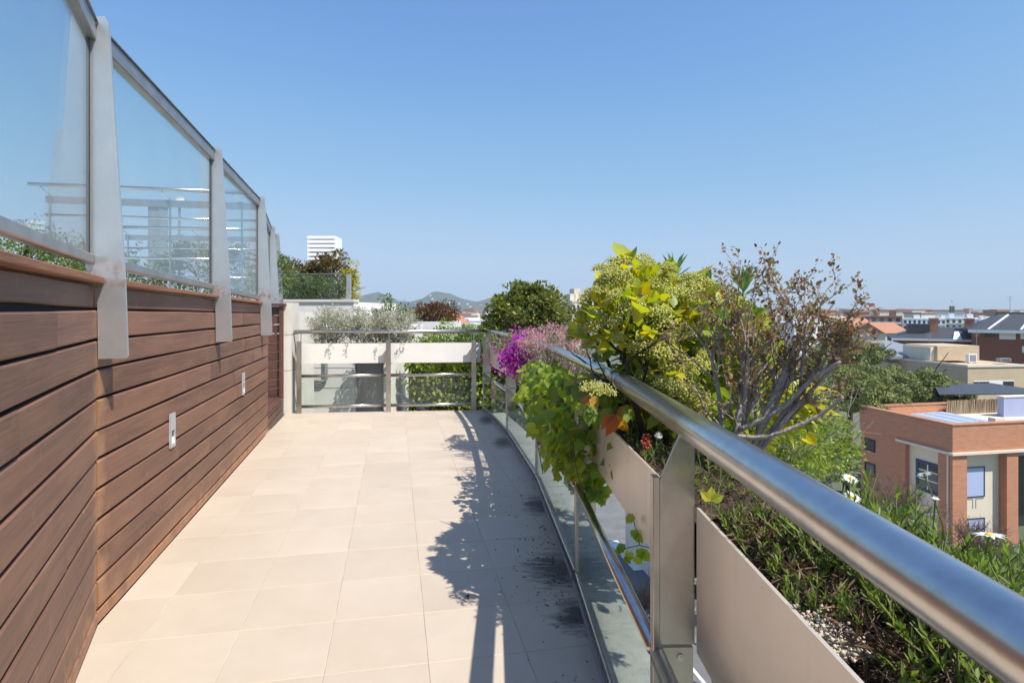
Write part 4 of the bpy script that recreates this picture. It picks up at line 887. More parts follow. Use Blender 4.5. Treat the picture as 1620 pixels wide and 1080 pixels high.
# daisies
def daisy(label, base, head, r_, face, seed):
    t = thing('daisy', label, 'flower', base, 0, 'white daisies in the near planter'); rg = random.Random(seed)
    mid = lerp(Vector(base), head, 0.5) + Vector((rg.gauss(0, .015), rg.gauss(0, .015), 0))
    MB().tube(smoothpath([Vector(base), mid, head], 4), 0.0016, 5).part('stem', M['stem_g'], t)
    fx = Vector(face).normalized(); x = fx.orthogonal().normalized(); y = fx.cross(x)
    hd = thing('x', None, None, head); 
    mb = MB()
    for i in range(16):
        an = 2 * math.pi * i / 16; d = x * math.cos(an) + y * math.sin(an); s = fx.cross(d); L_ = r_ * rg.uniform(0.88, 1.05)
        mb.add([head + d * r_ * 0.22 - s * r_ * 0.05, head + d * L_ * 0.6 - s * r_ * 0.15 + fx * r_ * 0.06, head + d * L_ + fx * r_ * rg.uniform(-0.1, 0.08), head + d * L_ * 0.6 + s * r_ * 0.15 + fx * r_ * 0.06, head + d * r_ * 0.22 + s * r_ * 0.05], [(0, 1, 3, 4), (1, 2, 3)])
    mb.part('petals', M['petal'], t)
    mb = MB(); V = [head + fx * r_ * 0.16]; 
    for rr, h in ((0.18, 0.12), (0.28, 0.02)): V += [head + (x * math.cos(a) + y * math.sin(a)) * r_ * rr + fx * r_ * h for a in [2 * math.pi * i / 10 for i in range(10)]]
    mb.add(V, [(0, 1 + i, 1 + (i + 1) % 10) for i in range(10)] + [(1 + i, 11 + i, 11 + (i + 1) % 10, 1 + (i + 1) % 10) for i in range(10)]); mb.part('disc', M['disc'], t, smooth=True)
    bpy.data.objects.remove(hd)
for k, (px, py, Y, r_, face, lab) in enumerate(((1345, 757, 1.25, 0.017, (0.1, -0.5, 1), 'white daisy above the handrail, upper of the pair next to each other'), (1348, 786, 1.22, 0.019, (0.0, -0.5, 1), 'white daisy resting close above the handrail, lower of the pair'), (1462, 750, 1.10, 0.014, (0.0, 0.6, 0.8), 'white daisy on a tall stem before the dark blue window'), (1565, 846, 0.95, 0.024, (0.0, 0.15, 1), 'wide white daisy seen edge on before the cream wall panel'), (1480, 788, 1.08, 0.007, (0, -0.2, 1), 'small unopened daisy on a tall stem'), (1042, 688, 2.25, 0.017, (-0.2, -0.8, 0.6), 'small white daisy in the shade under the handrail'))):
    hd_ = P(px, py, Y); daisy(lab, (hd_.x + 0.01, hd_.y + 0.02, 0.85), hd_, r_, face, k)
# seedling with three bright lobes by the post
sl = thing('maple_seedling', 'bright yellow green lobed seedling leaf beside the steel post', 'seedling', Z(P(1128, 800, 1.48), 0.85))
hp_ = P(1125, 792, 1.48); MB().tube([Z(hp_, 0.86), hp_], 0.0012, 5).part('stem', M['stem_g'], sl)
for ax in ((-0.8, 0, 0.7), (0.1, 0.1, 1), (0.9, -0.1, 0.45)):
    me = meshdata('leaf', [(v[0] * 1.2, v[1], v[2]) for v in T_OVAL[0]], T_OVAL[1], M['l_yellow']); link('leaf', me, sl, hp_ - WL[sl], orient(ax, (0, -1, 0.2)), 0.035)
rc = thing('dry_seed_head', 'small red dried seed head in the trough under the handrail', 'plant', Z(P(1023, 708, 2.2), 0.85))
q_ = np.array([tuple(P(1023 + rt.gauss(0, 3), 702 + rt.gauss(0, 9), 2.2)) for _ in range(60)]); foliage('seeds', rc, q_, rnd(60), T_BUD, 0.011, leafmat('red_seed', [(0.5, 0.06, 0.03), (0.36, 0.05, 0.03)], 0.1), kind=None)
MB().tube([P(1023, 735, 2.2), P(1023, 700, 2.2)], 0.0018, 5).part('stem', M['twig'], rc)

# ================================================================== UPPER TERRACE BEHIND THE GLASS
def hedge(name, label, c, r, n, per, m, size, cr=0.14, cat='hedge', trunk=True, group=None):
    t = thing(name, label, cat, (c[0], c[1], c[2] - r[2]), 0, group); pts, o_ = clumps(c, r, n, per, cr, shell=0.45)
    foliage('crown', t, pts, o_, T_DIA, size, m, jit=0.9)
    if trunk:
        mb = MB(); rg = random.Random(n); tips = []; branchy(mb, (c[0], c[1], c[2] - r[2]), (0, 0, 1), r[2] * 0.9, 0.02 + 0.02 * r[2], 2, rg, tips, spread=0.8); mb.part('trunk', M['bark_dark'], t)
    return t
hedge('hedge', 'clipped hedge seen behind the widest glass pane', (-4.9, 9.2, 1.95), (1.6, 0.35, 0.52), 190, 60, M['l_hedge'], 0.05)
hedge('hedge', 'hedge behind the nearest glass pane of the balustrade', (-3.8, 4.6, 1.66), (0.75, 0.4, 0.38), 170, 80, M['l_hedge'], 0.03)
hedge('hedge', 'low clipped hedge close behind the wooden wall', (-2.75, 3.1, 1.50), (0.55, 0.9, 0.13), 90, 50, M['l_hedge'], 0.03, cr=0.08, trunk=False)
def upper_rail(label, Y0, Y1, px0, px1, zt, posts_px):
    a, b = Z(P(px0, 300, Y0), 0), Z(P(px1, 300, Y1), 0); d = (b - a).normalized()
    t = thing('roof_railing', label, 'railing', (a.x, a.y, 1.36), 0, 'railings across the upper terrace')
    MB().tube([Z(a, zt), Z(b, zt)], 0.022, 12).part('handrail', M['steel'], t, smooth=True)
    n = Vector((-d.y, d.x, 0))
    a2, b2 = a + d * 0.14, b + d * 0.1
    MB().bar(Z(a2 + n * 0.02, zt - 0.145), Z(b2 + n * 0.02, zt - 0.145), 0.012, 0.075, 0.002).part('flat_bar', M['toprail'], t)
    MB().tube([Z(a2, zt - 0.30), Z(b2, zt - 0.30)], 0.013, 8).part('mid_rail', M['steel'], t, smooth=True)
    MB().tube([Z(a2, zt - 0.72), Z(b2, zt - 0.72)], 0.013, 8).part('mid_rail', M['steel'], t, smooth=True)
    for s in posts_px:
        p = a2 + d * s; MB().bar(Z(p, 1.361), Z(p, zt - 0.10), 0.03, 0.014, 0.002, up=d).part('post', M['toprail'], t)
        MB().tube([Z(p, zt - 0.11), Z(p - d * 0.09, zt - 0.02)], 0.009, 8).part('bracket', M['steel'], t)
upper_rail('steel railing crossing the upper terrace just behind the glass', 5.95, 6.4, 45, 402, 2.665, (0.05, 1.15, 1.85))
upper_rail('second steel railing farther back on the upper terrace', 8.6, 8.9, 180, 420, 2.60, (0.05, 1.0, 2.0))
dish = thing('satellite_dish', 'white satellite dish on a pole behind the glass', 'satellite dish', P(284, 352, 9.4))
MB().tube([Z(P(284, 352, 9.4), 1.361), P(284, 315, 9.4)], 0.018, 8).part('pole', M['grey'], dish)
mb = MB(); c = P(283, 318, 9.35); V = [c + Vector((0, 0.04, 0))]; ax = Vector((0.75, -0.35, 0.15)).normalized(); x = ax.orthogonal().normalized(); y = ax.cross(x)
for rr, h in ((0.05, 0.009), (0.085, 0.035)): V += [c + (x * math.cos(2 * math.pi * i / 16) + y * math.sin(2 * math.pi * i / 16) * 0.8) * rr + ax * h for i in range(16)]
V[0] = c
mb.add(V, [(0, 1 + i, 1 + (i + 1) % 16) for i in range(16)] + [(1 + i, 17 + i, 17 + (i + 1) % 16, 1 + (i + 1) % 16) for i in range(16)]); mb.part('reflector', M['white'], dish, smooth=True)
MB().tube([c - y * 0.1, c + ax * 0.16], 0.006, 6).part('feed_arm', M['grey'], dish)
chim = thing('roof_chimney', 'grey chimney block behind the roof railings', 'chimney', Z(P(250, 380, 12.5), 1.3))
q = P(250, 328, 12.5); MB().box(q.x - 0.12, q.x + 0.12, q.y - 0.15, q.y + 0.15, -1, q.z).part('shaft', M['grey'], chim); MB().box(q.x - 0.15, q.x + 0.15, q.y - 0.19, q.y + 0.19, q.z + 0.002, q.z + 0.06).part('cap', M['grey'], chim)

# ================================================================== NEIGHBOUR'S WHITE HOUSE
NB = thing('neighbour_house', 'white house wall with a grey glazed door beyond the far railing', 'house', Z(P(540, 600, 11), GZ))
Y0 = 11.0
xl, xr = P(440, 0, Y0).x, P(616, 0, Y0).x; x_up = P(552, 0, Y0).x
zt = 1.54; dxl, dxr = P(560, 0, Y0).x, P(607, 0, Y0).x; zd = P(0, 572, Y0).z
def bxp(name, x0, x1, y0, y1, z0, z1, m, parent): return MB().box(x0, x1, y0, y1, z0, z1).part(name, m, parent)
bxp('wall', xl - 4, dxl, Y0, Y0 + 4, GZ, zt, M['render'], NB)
bxp('wall', dxl + 0.001, xr + 0.03, Y0 + 0.002, Y0 + 4, zd, 1.02, M['render'], NB)
bxp('wall', dxr, xr, Y0 + 0.004, Y0 + 4, GZ, zd - 0.001, M['render'], NB)
bxp('coping', xl - 4, dxl + 0.02, Y0 - 0.03, Y0 + 0.3, zt + 0.002, zt + 0.05, M['stone'], NB)
for z in (0.32, -0.05, -0.55): bxp('wall_joint', xl, dxl - 0.02, Y0 - 0.004, Y0 - 0.001, z, z + 0.008, M['grey'], NB)
dr = bxp('door', dxl + 0.002, dxr - 0.002, Y0 + 0.15, Y0 + 0.19, -2.0, zd - 0.002, M['grey'], NB)
for i in range(2):
    xa = dxl + 0.03 + i * (dxr - dxl) / 2; xb = xa + (dxr - dxl) / 2 - 0.06
    q_ = MB().box(xa, xb, Y0 + 0.143, Y0 + 0.149, -1.9, zd - 0.06).part('pane', mat('door_pane', (0.34, 0.32, 0.30), 0.12, spec=0.6), dr)
for xx in (dxl + 0.06, dxl + 0.12, dxr - 0.12): MB().box(xx, xx + 0.035, Y0 + 0.128, Y0 + 0.138, -1.9, zd - 0.03).part('door_bar', M['grey'], dr)
MB().tube([P(516, 500, Y0 - 0.05), P(516, 600, Y0 - 0.05), P(512, 603, Y0 - 0.05), P(480, 603, Y0 - 0.05)], 0.03, 10).part('drain_pipe', M['grey'], NB, smooth=True)
ng = thing('neighbour_balustrade', 'low frameless glass balustrade on the white house wall', 'balustrade', (xl, Y0, zt + 0.05))
gz0, gz1 = zt + 0.06, P(0, 434, Y0).z
for x0, x1 in ((xl - 1, P(461, 0, Y0).x), (P(461, 0, Y0).x + 0.015, P(536, 0, Y0).x), (P(536, 0, Y0).x + 0.015, P(547, 0, Y0).x)): bxp('pane', x0, x1, Y0 + 0.05, Y0 + 0.062, gz0, gz1, M['glass_low'], ng)
bxp('top_rail', xl - 1, x_up, Y0 + 0.035, Y0 + 0.075, gz1 + 0.001, gz1 + 0.02, M['steel'], ng)
bxp('end_post', P(547.5, 0, Y0).x, x_up + 0.02, Y0 + 0.02, Y0 + 0.09, zt + 0.052, gz1 - 0.001, M['fin'], ng)
hedge('hedge', 'rust tinged hedge behind the low glass on the white house, by the steel fins', (P(470, 0, 12).x, 12.0, 1.95), (0.45, 0.4, 0.62), 80, 70, M['l_rust'], 0.06, cr=0.14)
hedge('hedge', 'rust tinged hedge in front of the white louvred box', (P(520, 0, 12).x, 12.0, 1.95), (0.45, 0.4, 0.60), 80, 70, M['l_rust'], 0.06, cr=0.14)
hedge('hedge', 'dark green leaves pressed behind the low glass balustrade', (P(495, 0, 11.5).x, 11.5, 1.75), (0.75, 0.15, 0.28), 80, 70, M['l_hedge'], 0.05, cr=0.1)
hedge('vine', 'golden yellow vine hanging past the end of the low glass balustrade', (P(556, 0, 11.4).x, 11.4, 1.92), (0.13, 0.15, 0.33), 26, 60, M['l_yel'], 0.05, cr=0.09, cat='vine')
lv = thing('louvred_box', 'white louvred ventilation box above the rust tinged hedge', 'vent box', P(508, 430, 16))
x0, x1 = P(486, 0, 16).x, P(531, 0, 16).x; zt_ = P(0, 373, 16).z
for i in range(8): bxp('slat', x0, x1, 16.0, 16.03, zt_ - 0.115 * (i + 1) + 0.036, zt_ - 0.115 * i, M['white'], lv)
for x in (x0 + 0.02, x1 - 0.06): bxp('post', x, x + 0.04, 16.032, 16.08, zt_ - 2.5, zt_ - 0.01, M['white'], lv)
bxp('back', x0 + 0.02, x1 - 0.02, 16.2, 16.23, zt_ - 2.5, zt_ - 0.02, M['grey'], lv); bxp('side', x1 - 0.022, x1, 16.082, 16.6, zt_ - 2.5, zt_ - 0.01, M['white'], lv); bxp('side', x0, x0 + 0.018, 16.082, 16.6, zt_ - 2.5, zt_ - 0.01, M['white'], lv)
# ivy wall and shrubs beyond the far railing
def ivywall(name, label, x0, x1, y0, y1, z0, z1, n, m, size, cat='hedge'):
    t = thing(name, label, cat, ((x0 + x1) / 2, y0, z0)); MB().box(x0 + 0.05, x1 - 0.05, y0 + 0.15, y1, z0, z1 - 0.12).part('wall', M['bark_dark'], t)
    p = np.column_stack([NP.uniform(x0, x1, n), NP.uniform(y0, y1, n), NP.uniform(z0, z1, n)])
    f = NP.uniform(size=n) < 0.7; p[f, 1] = y0 + np.abs(NP.normal(0, 0.07, f.sum())) + 0.08 * np.array([noise(a * 2.2, c * 2.2, 5) for a, _, c in p[f]]); p[~f, 2] = z1 + NP.normal(0, 0.05, (~f).sum()) - 0.05
    foliage('foliage', t, p, np.tile(np.array([[0, -0.5, -0.2]]), (n, 1)) + rnd(n) * 0.5, T_OVAL, size, m, jit=0.6, upw=-0.1); return t
ivywall('ivy_wall', 'wall covered with lime green ivy beyond the far railing panes', P(640, 0, 11.5).x, P(905, 0, 11.5).x, 11.5, 12.4, -6.0, 0.42, 15000, M['l_lime'], 0.085)
st = thing('stair_canopy', 'sloping dark metal stair rail in front of the ivy wall', 'stair rail', Z(P(640, 600, 10.9), -3))
MB().bar(P(628, 622, 10.9), P(690, 660, 10.6), 0.05, 0.05, 0.004).part('rail', M['grey'], st); MB().bar(P(640, 630, 10.9), Z(P(640, 630, 10.9), -3), 0.04, 0.04).part('post', M['grey'], st)
hedge('shrub', 'green shrub right behind the planter in the middle of the far railing', (P(700, 0, 10.2).x, 10.2, 0.75), (0.55, 0.35, 0.40), 80, 60, M['l_lime'], 0.05, cr=0.13, cat='shrub')
hedge('shrub', 'small leafy green shrub near the railing corner', (P(748, 0, 10.0).x, 10.0, 0.75), (0.35, 0.3, 0.30), 60, 60, M['l_hedge'], 0.05, cr=0.11, cat='shrub')
hedge('shrub', 'golden green bush between the corner bush and the far roofs', (P(770, 0, 12.0).x, 12.0, 0.80), (0.32, 0.3, 0.36), 50, 60, M['l_lime'], 0.055, cr=0.12, cat='bush')
hedge('shrub', 'feathery green shrub standing behind the silver shrubs', (P(625, 0, 10.4).x, 10.4, 1.1), (0.36, 0.3, 0.48), 50, 60, M['l_hedge'], 0.05, cr=0.11, cat='shrub')
lw = thing('garden_wall', 'low white garden wall below the reddish hedge', 'wall', Z(P(690, 540, 16), GZ)); bxp('wall', P(640, 0, 16).x, P(722, 0, 16).x, 16, 17.5, GZ, P(0, 509, 16).z, M['render'], lw)
hedge('hedge', 'reddish brown hedge on the low white garden wall', (P(690, 0, 16.5).x, 16.5, P(0, 497, 16.5).z), (0.62, 0.4, 0.30), 80, 50, leafmat('rust_red_leaf', [(0.20, 0.06, 0.03), (0.13, 0.07, 0.03), (0.08, 0.09, 0.03)], 0.2), 0.07, cr=0.16)

# ================================================================== BRICK BUILDING ACROSS THE STREET
C = Vector((28.18, 38.0, GZ))
bb = thing('brick_building', 'flat roofed orange brick building with cream bays across the street', 'building', C, TH)
ux, uy = math.cos(TH), math.sin(TH)
def fx_(px): r = (px - CX) / F; return (38 * r - C.x) / (ux - uy * r)              # pixel column -> metres along the street front
def fy_(px): r = (px - CX) / F; return (C.x - 38 * r) / (uy + ux * r)              # pixel column -> metres along the side
def fz(py, px=None, side='f', a=0):
    Y = 38 + (uy * a if side == 'f' else ux * a); return (H - (py - CY) / F * Y) - GZ
RZ = fz(673); CZ = fz(716)
def lb(name, x0, x1, y0, y1, z0, z1, m, parent=bb): return MB().box(x0, x1, y0, y1, z0, z1).part(name, m, parent, local=True)
W_, D_ = 14.0, fy_(1360)
px1, px2, px3, px4 = fx_(1530), fx_(1593), fx_(1611), fx_(1640)
py1, py2, py3 = fy_(1484), fy_(1432), fy_(1425)
lb('parapet_band', 0, W_, 0, 0.4, CZ, RZ, M['brick']); lb('parapet_band', 0.0, 0.4, 0.401, D_, CZ, RZ, M['brick'])
lb('parapet_band', 0.401, W_, D_ - 0.4, D_, CZ, RZ, M['brick'])
lb('roof_deck', 0.402, W_ - 0.01, 0.402, D_ - 0.402, CZ + 0.3, RZ - 0.75, M['cream'])
cop = M['rooftile']
lb('coping', -0.06, W_, -0.06, 0.46, RZ + 0.002, RZ + 0.07, cop); lb('coping', -0.06, 0.46, 0.461, D_ + 0.06, RZ + 0.002, RZ + 0.07, cop); lb('coping', 0.461, W_, D_ - 0.46, D_ + 0.06, RZ + 0.002, RZ + 0.07, cop)
lb('cornice', -0.16, W_, -0.16, 0.3, CZ - 0.16, CZ - 0.002, M['cream']); lb('cornice', -0.16, 0.3, 0.301, py3 + 0.3, CZ - 0.16, CZ - 0.002, M['cream'])
zc = CZ - 0.162
lb('pilaster', 0, px1, 0, 0.9, 0, zc, M['brick']); lb('pilaster', px2, px3, 0.0, 0.9, 0, zc, M['brick'])
lb('bay_wall', px1 + 0.001, px2 - 0.001, 0.55, 0.9, 0, zc, M['cream']); lb('bay_lintel', px1 + 0.001, px2 - 0.001, 0.30, 0.548, zc - 0.02, zc, M['cream'])
def window(x0, x1, z0, z1, y, glass, frame, parent=bb, bar=0.06, axis='x'):
    def bxx(name, a0, a1, d0, d1, za, zb, m, par):
        return (MB().box(a0, a1, d0, d1, za, zb) if axis == 'x' else MB().box(d0, d1, a0, a1, za, zb)).part(name, m, par, local=True)
    g = bxx('window', x0, x1, y - 0.02, y - 0.002, z0, z1, glass, parent)
    for a0, a1, za, zb in ((x0, x1, z0 - bar, z0), (x0, x1, z1, z1 + bar), (x0 - bar, x0, z0 - bar, z1 + bar), (x1, x1 + bar, z0 - bar, z1 + bar)):
        o = bxx('frame', a0, a1, y - 0.05, y - 0.0025, za, zb, frame, parent); WL.pop(o, None)
        mw = o.location - g.location; o.parent = g; o.location = mw
    return g
wx0, wx1 = fx_(1541), fx_(1569)
window(wx0, wx1, fz(792), fz(746), 0.55, M['pane_sky'], M['blueframe'])
window(wx0, wx1, fz(875), fz(829), 0.55, M['pane_sky'], M['blueframe'])
for xx in (fx_(1551), fx_(1556)): lb('wall_groove', xx, xx + 0.05, 0.535, 0.548, fz(812), fz(797), M['grey'])
lb('wall_groove', wx0, fx_(1551) - 0.001, 0.535, 0.548, fz(797), fz(796), M['grey']); lb('wall_groove', fx_(1556) + 0.051, wx1, 0.535, 0.548, fz(797), fz(796), M['grey'])
lb('back_wall', px3 + 0.001, W_, 2.6, 2.9, 0, zc, M['pane']); lb('beam', px3 + 0.001, W_, 0.2, 0.5, fz(728), fz(723), M['grey'])
# side towards us
lb('side_pilaster', 0.0, 0.9, 0.901, py1, 0, zc, M['brick'])
lb('side_bay', 0.35, 0.9, py1 + 0.001, py2, 0, zc, M['cream'])
lb('side_pilaster', 0.0, 0.9, py2 + 0.001, py3, 0, zc, M['brick'])
lb('side_wall', 0.12, 0.9, py3 + 0.001, D_, 0, zc + 0.14, M['brick'])
def fzs(py, px): return fz(py, side='s', a=fy_(px))
for (ya, yb) in ((696, 711), (734, 751)):
    window(fy_(1381), fy_(1368), fzs(yb, 1374), fzs(ya, 1374), 0.12, M['pane'], M['black'], axis='y', bar=0.1)
window(fy_(1477), fy_(1447), fzs(774, 1460), fzs(735, 1460), 0.35, M['pane'], M['blueframe'], axis='y', bar=0.22)
for z in (0.35, 0.7): lb('mullion', 0.315, 0.329, fy_(1477), fy_(1447), fzs(774, 1460) + z * 1.7, fzs(774, 1460) + z * 1.7 + 0.06, M['white'])
lb('mullion', 0.312, 0.328, fy_(1462) , fy_(1462) + 0.08, fzs(774, 1460), fzs(735, 1460), M['white'])
MB().tube([(-0.05, 0.3, 0), (-0.05, 0.3, CZ - 0.2)], 0.06, 8).part('downpipe', M['cream'], bb, local=True)
lb('entry_opening', -0.004, 0.118, fy_(1460), fy_(1420), 0, fzs(830, 1440), M['pane'])
# roof furniture
sk_ = thing('roof_skylights', 'row of pale glazed skylight frames on the brick building roof', 'skylight', C + U * 1.8 + Vv * 2.6 + Vector((0, 0, RZ - 0.75)), TH)
for i in range(4): MB().box(-0.9 + i * 0.95, -0.1 + i * 0.95, -1.6, 2.4, 0.0, 0.55 + 0.03 * i).part('skylight_frame', M['white'], sk_, local=True); MB().box(-0.82 + i * 0.95, -0.18 + i * 0.95, -1.5, 2.3, 0.56 + 0.03 * i, 0.58 + 0.03 * i).part('pane', M['pane_sky'], sk_, local=True)
MB().box(2.0, 2.8, -2.2, -1.7, 0, 1.0).part('vent_block', M['cream'], sk_, local=True)
def fxb0(px, b): r = (px - CX) / F; return (r * (38 + ux * b) - C.x + uy * b) / (ux - uy * r)
rf = thing('reed_fence', 'brown reed fence on the brick building roof terrace', 'fence', C + Vv * (D_ - 0.8) + U * fxb0(1502, D_ - 0.8) + Vector((0, 0, RZ - 0.75)), TH)
rr_ = random.Random(8); rm = MB().box(-0.028, 0.028, -0.03, 0.03, 0, 1.12); rme = meshdata('reed', rm.V, rm.F, M['reed'])
for i in range(110):
    link('reed', rme, rf, (-0.3 + i * 0.062, rr_.uniform(-0.02, 0.02), rr_.uniform(-0.1, 0.0)), (rr_.gauss(0, .02), rr_.gauss(0.06, .04), 0))
MB().box(-0.4, 6.6, 0.045, 0.075, 0.8, 0.86).part('fence_rail', M['reed'], rf, local=True)
pg = thing('roof_canopy', 'flat dark shade canopy on thin posts over the roof terrace', 'canopy', C + Vv * (D_ + 0.5) + U * (fxb0(1486, D_ + .5) + 2.2), TH)
zc_ = fz(627, side='s', a=8.5)
MB().add([(-2.2, 0, zc_), (7, -2.0, zc_ + 0.1), (7, 3.5, zc_ + 0.25), (1.0, 3.5, zc_ + 0.2), (-2.2, 0, zc_ - 0.08), (7, -2.0, zc_ + 0.02), (7, 3.5, zc_ + 0.17), (1.0, 3.5, zc_ + 0.12)], [(0, 1, 2, 3), (7, 6, 5, 4), (0, 4, 5, 1), (1, 5, 6, 2), (2, 6, 7, 3), (3, 7, 4, 0)]).part('roof_sheet', M['slate'], pg, local=True)
for x, y in ((0.4, 0.2), (2.8, 3.0), (5.5, 0.5)): MB().box(x, x + 0.06, y, y + 0.06, 0, zc_ - 0.02).part('post', M['black'], pg, local=True)
def fxb(px, b): r = (px - CX) / F; return (r * (38 + ux * b) - C.x + uy * b) / (ux - uy * r)      # the same, b metres behind the front
lw2 = thing('lavender_wall', 'lavender painted roof room at the end of the reed fence', 'roof room', C + Vv * (D_ - 2.6) + U * fxb(1588, D_ - 2.6) + Vector((0, 0, RZ - 0.75)), TH)
MB().box(0, 8, 0, 0.5, 0, 1.5).part('wall', M['lavender'], lw2, local=True); MB().box(-0.06, 8.1, -0.06, 0.56, 1.502, 1.57).part('coping', M['cream'], lw2, local=True)

# ================================================================== BUILDINGS FARTHER OFF
def house(name, label, px0, px1, ytop, Y, depth, m, storeys=0, roof=None, rot=0.0, group=None, winm=None, wcols=5, wh=0.5, sill=M['white'], cat='building', roofm=None, band=None):
    x0, x1 = P(px0, 0, Y).x, P(px1, 0, Y).x; zt = P(0, ytop, Y).z
    t = thing(name, label, cat, ((x0 + x1) / 2, Y, GZ), rot, group); w2 = (x1 - x0) / 2; h = zt - GZ
    MB().box(-w2, w2, 0, depth, 0, h).part('wall', m, t, local=True)
    if roof == 'gable':
        MB().add([(-w2 - .3, -0.4, h + .01), (w2 + .3, -0.4, h + .01), (w2 + .3, depth + .4, h + .01), (-w2 - .3, depth + .4, h + .01), (-w2 - .3, depth / 2, h + depth * .2), (w2 + .3, depth / 2, h + depth * .2)], [(0, 1, 5, 4), (2, 3, 4, 5), (0, 4, 3), (1, 2, 5), (3, 2, 1, 0)]).part('roof', roofm or M['rooftile'], t, local=True)
    else:
        MB().box(-w2 - .1, w2 + .1, -.1, depth + .1, h + .01, h + .35).part('roof', roofm or m, t, local=True)
        if roof == 'boxes':
            rg = random.Random(int(px0 * 7)); 
            for k in range(rg.randint(2, 4)):
                a = rg.uniform(-w2 * .9, w2 * .7); bw = rg.uniform(.1, .3) * w2 + 1; MB().box(a, min(w2, a + bw), depth * .3, depth * .7, h + .36, h + .36 + rg.uniform(1.2, 2.6)).part('roof_hut', m, t, local=True)
    sh = 3.0
    for s in range(storeys):
        zb = h - (s + 1) * sh + 0.8
        if zb < 0.5: break
        if band: MB().box(-w2 + .3, w2 - .3, -1.0, -0.01, zb - 0.9, zb - 0.1).part('balcony', band, t, local=True)
        for c in range(wcols):
            cw = 2 * w2 / wcols; xa = -w2 + cw * (c + .5 - .5 * wh); MB().box(xa, xa + cw * wh, -0.06, -0.01, zb, zb + 1.6).part('window', winm or M['pane'], t, local=True)
    return t
# beige building behind the pines
be = thing('beige_building', 'beige flat roofed building with white shuttered windows behind the pine', 'building', P(1531, 600, 76) * 1.0, 0)
be.location = (P(1531, 0, 76).x, 76, GZ); WL[be] = be.location.copy(); be.rotation_euler = (0, 0, TH * 0.6)
def bz(py, Y=76): return H - (py - CY) / F * Y - GZ
MB().box(0, 11, 0, 16, 0, bz(581)).part('wall', M['beige'], be, local=True)
MB().box(-0.12, 11.1, -0.12, 0.3, bz(581) + .01, bz(581) + 0.3).part('coping', M['cream'], be, local=True); MB().box(-0.12, 0.3, 0.31, 16, bz(581) + .01, bz(581) + 0.3).part('coping', M['cream'], be, local=True)
for x0, x1, m in ((0.9, 1.5, 'pane'), (1.7, 2.3, 'pane'), (2.4, 2.9, 'pane'), (3.0, 4.9, 'white'), (5.1, 5.6, 'pane'), (5.75, 6.5, 'pane')): MB().box(x0, x1, -0.08, -0.01, bz(618), bz(604)).part('window' if m == 'pane' else 'shutter', M[m], be, local=True)
MB().box(0.8, 6.6, -0.05, -0.005, bz(604) + .01, bz(604) + .12).part('lintel', M['white'], be, local=True)
MB().box(1.2, 7.6, 6, 12, bz(581) + .31, bz(552)).part('roof_room', M['beige'], be, local=True)
MB().box(0.6, 1.19, 6.5, 11.5, bz(581) + .31, bz(554)).part('roof_room', M['cream'], be, local=True)
MB().box(1.1, 1.19, 7.3, 8.4, bz(581) + .32, bz(562)).part('door', M['dkbrick'], be, local=True)
cn = thing('grey_canopy_house', 'low building with pale grey sloping metal roof beside the beige building', 'building', (P(1450, 0, 88).x, 88, GZ), TH)
MB().box(-5, 5, 0, 8, 0, bz(572, 88)).part('wall', M['beige'], cn, local=True)
MB().add([(-5.5, -1, bz(562, 88)), (4.2, -1, bz(560, 88)), (2.5, 8, bz(547, 88) + .4), (-5.5, 8, bz(547, 88) + .4), (-5.5, -1, bz(562, 88) - .4), (4.2, -1, bz(560, 88) - .4), (2.5, 8, bz(547, 88)), (-5.5, 8, bz(547, 88))], [(0, 1, 2, 3), (7, 6, 5, 4), (0, 4, 5, 1), (1, 5, 6, 2), (2, 6, 7, 3), (3, 7, 4, 0)]).part('roof', M['grey'], cn, local=True)
for x in (-3, 0.5, 3.9): MB().box(x, x + .25, -.8, -.55, bz(572, 88) + .01, bz(562, 88) - .35).part('post', M['white'], cn, local=True)
for k, (a, b, wx, wy, hh, nm, lab) in enumerate(((2.3, 2.2, 1.2, 0.5, 1.2, 'white', 'white air conditioner on the beige roof parapet'), (-2.2, 9.5, 0, 0, 0, '', ''), (7.8, 3.0, 1.6, 0.7, 0.5, 'grey', 'low grey machine box on the beige roof'))):
    if not lab: continue
    o = thing('roof_unit', lab, 'roof unit', (0, 0, 0)); o.matrix_world = Matrix.Translation(be.location) @ Matrix.Rotation(be.rotation_euler.z, 4, 'Z') @ Matrix.Translation((a, b, bz(581) + .31))
    MB().box(0, wx, 0, wy, 0.1, hh).part('casing', M[nm], o, local=True); MB().box(0.15, wx - .15, -.03, -.001, 0.25, hh - .12).part('grille', M['grey'] if nm == 'white' else M['black'], o, local=True)
    for x in (0.05, wx - .15): MB().box(x, x + .1, 0.05, wy - .05, 0.0, 0.099).part('foot', M['black'], o, local=True)
def aerial(label, x, y, z, h):
    t = thing('roof_aerial', label, 'aerial', (x, y, z)); MB().tube([(x, y, z), (x, y, z + h)], 0.035, 6).part('mast', M['grey'], t)
    for i in range(4): MB().bar((x - .7 + .12 * i, y, z + h - .15 - .22 * i), (x + .7 - .12 * i, y, z + h - .15 - .22 * i), .03, .03).part('crossbar', M['grey'], t)
aerial('thin roof aerial on the beige roof room', P(1545, 0, 86).x, 86, bz(552) + GZ - 0.6, 2.6)
aerial('thin roof aerial above the grey metal roof', P(1470, 0, 92).x, 92, bz(552) + GZ - 1.8, 3.4)
aerial('roof aerial beside the chimney of the mansard house', P(1598, 0, 104).x, 104, P(0, 490, 104).z - 1.0, 3.4)
sl_ = thing('slate_house', 'dark brick house with steep slate roof and brick chimneys', 'house', (P(1500, 0, 112).x, 112, GZ), -0.5)
def sz(py): return H - (py - CY) / F * 112 - GZ
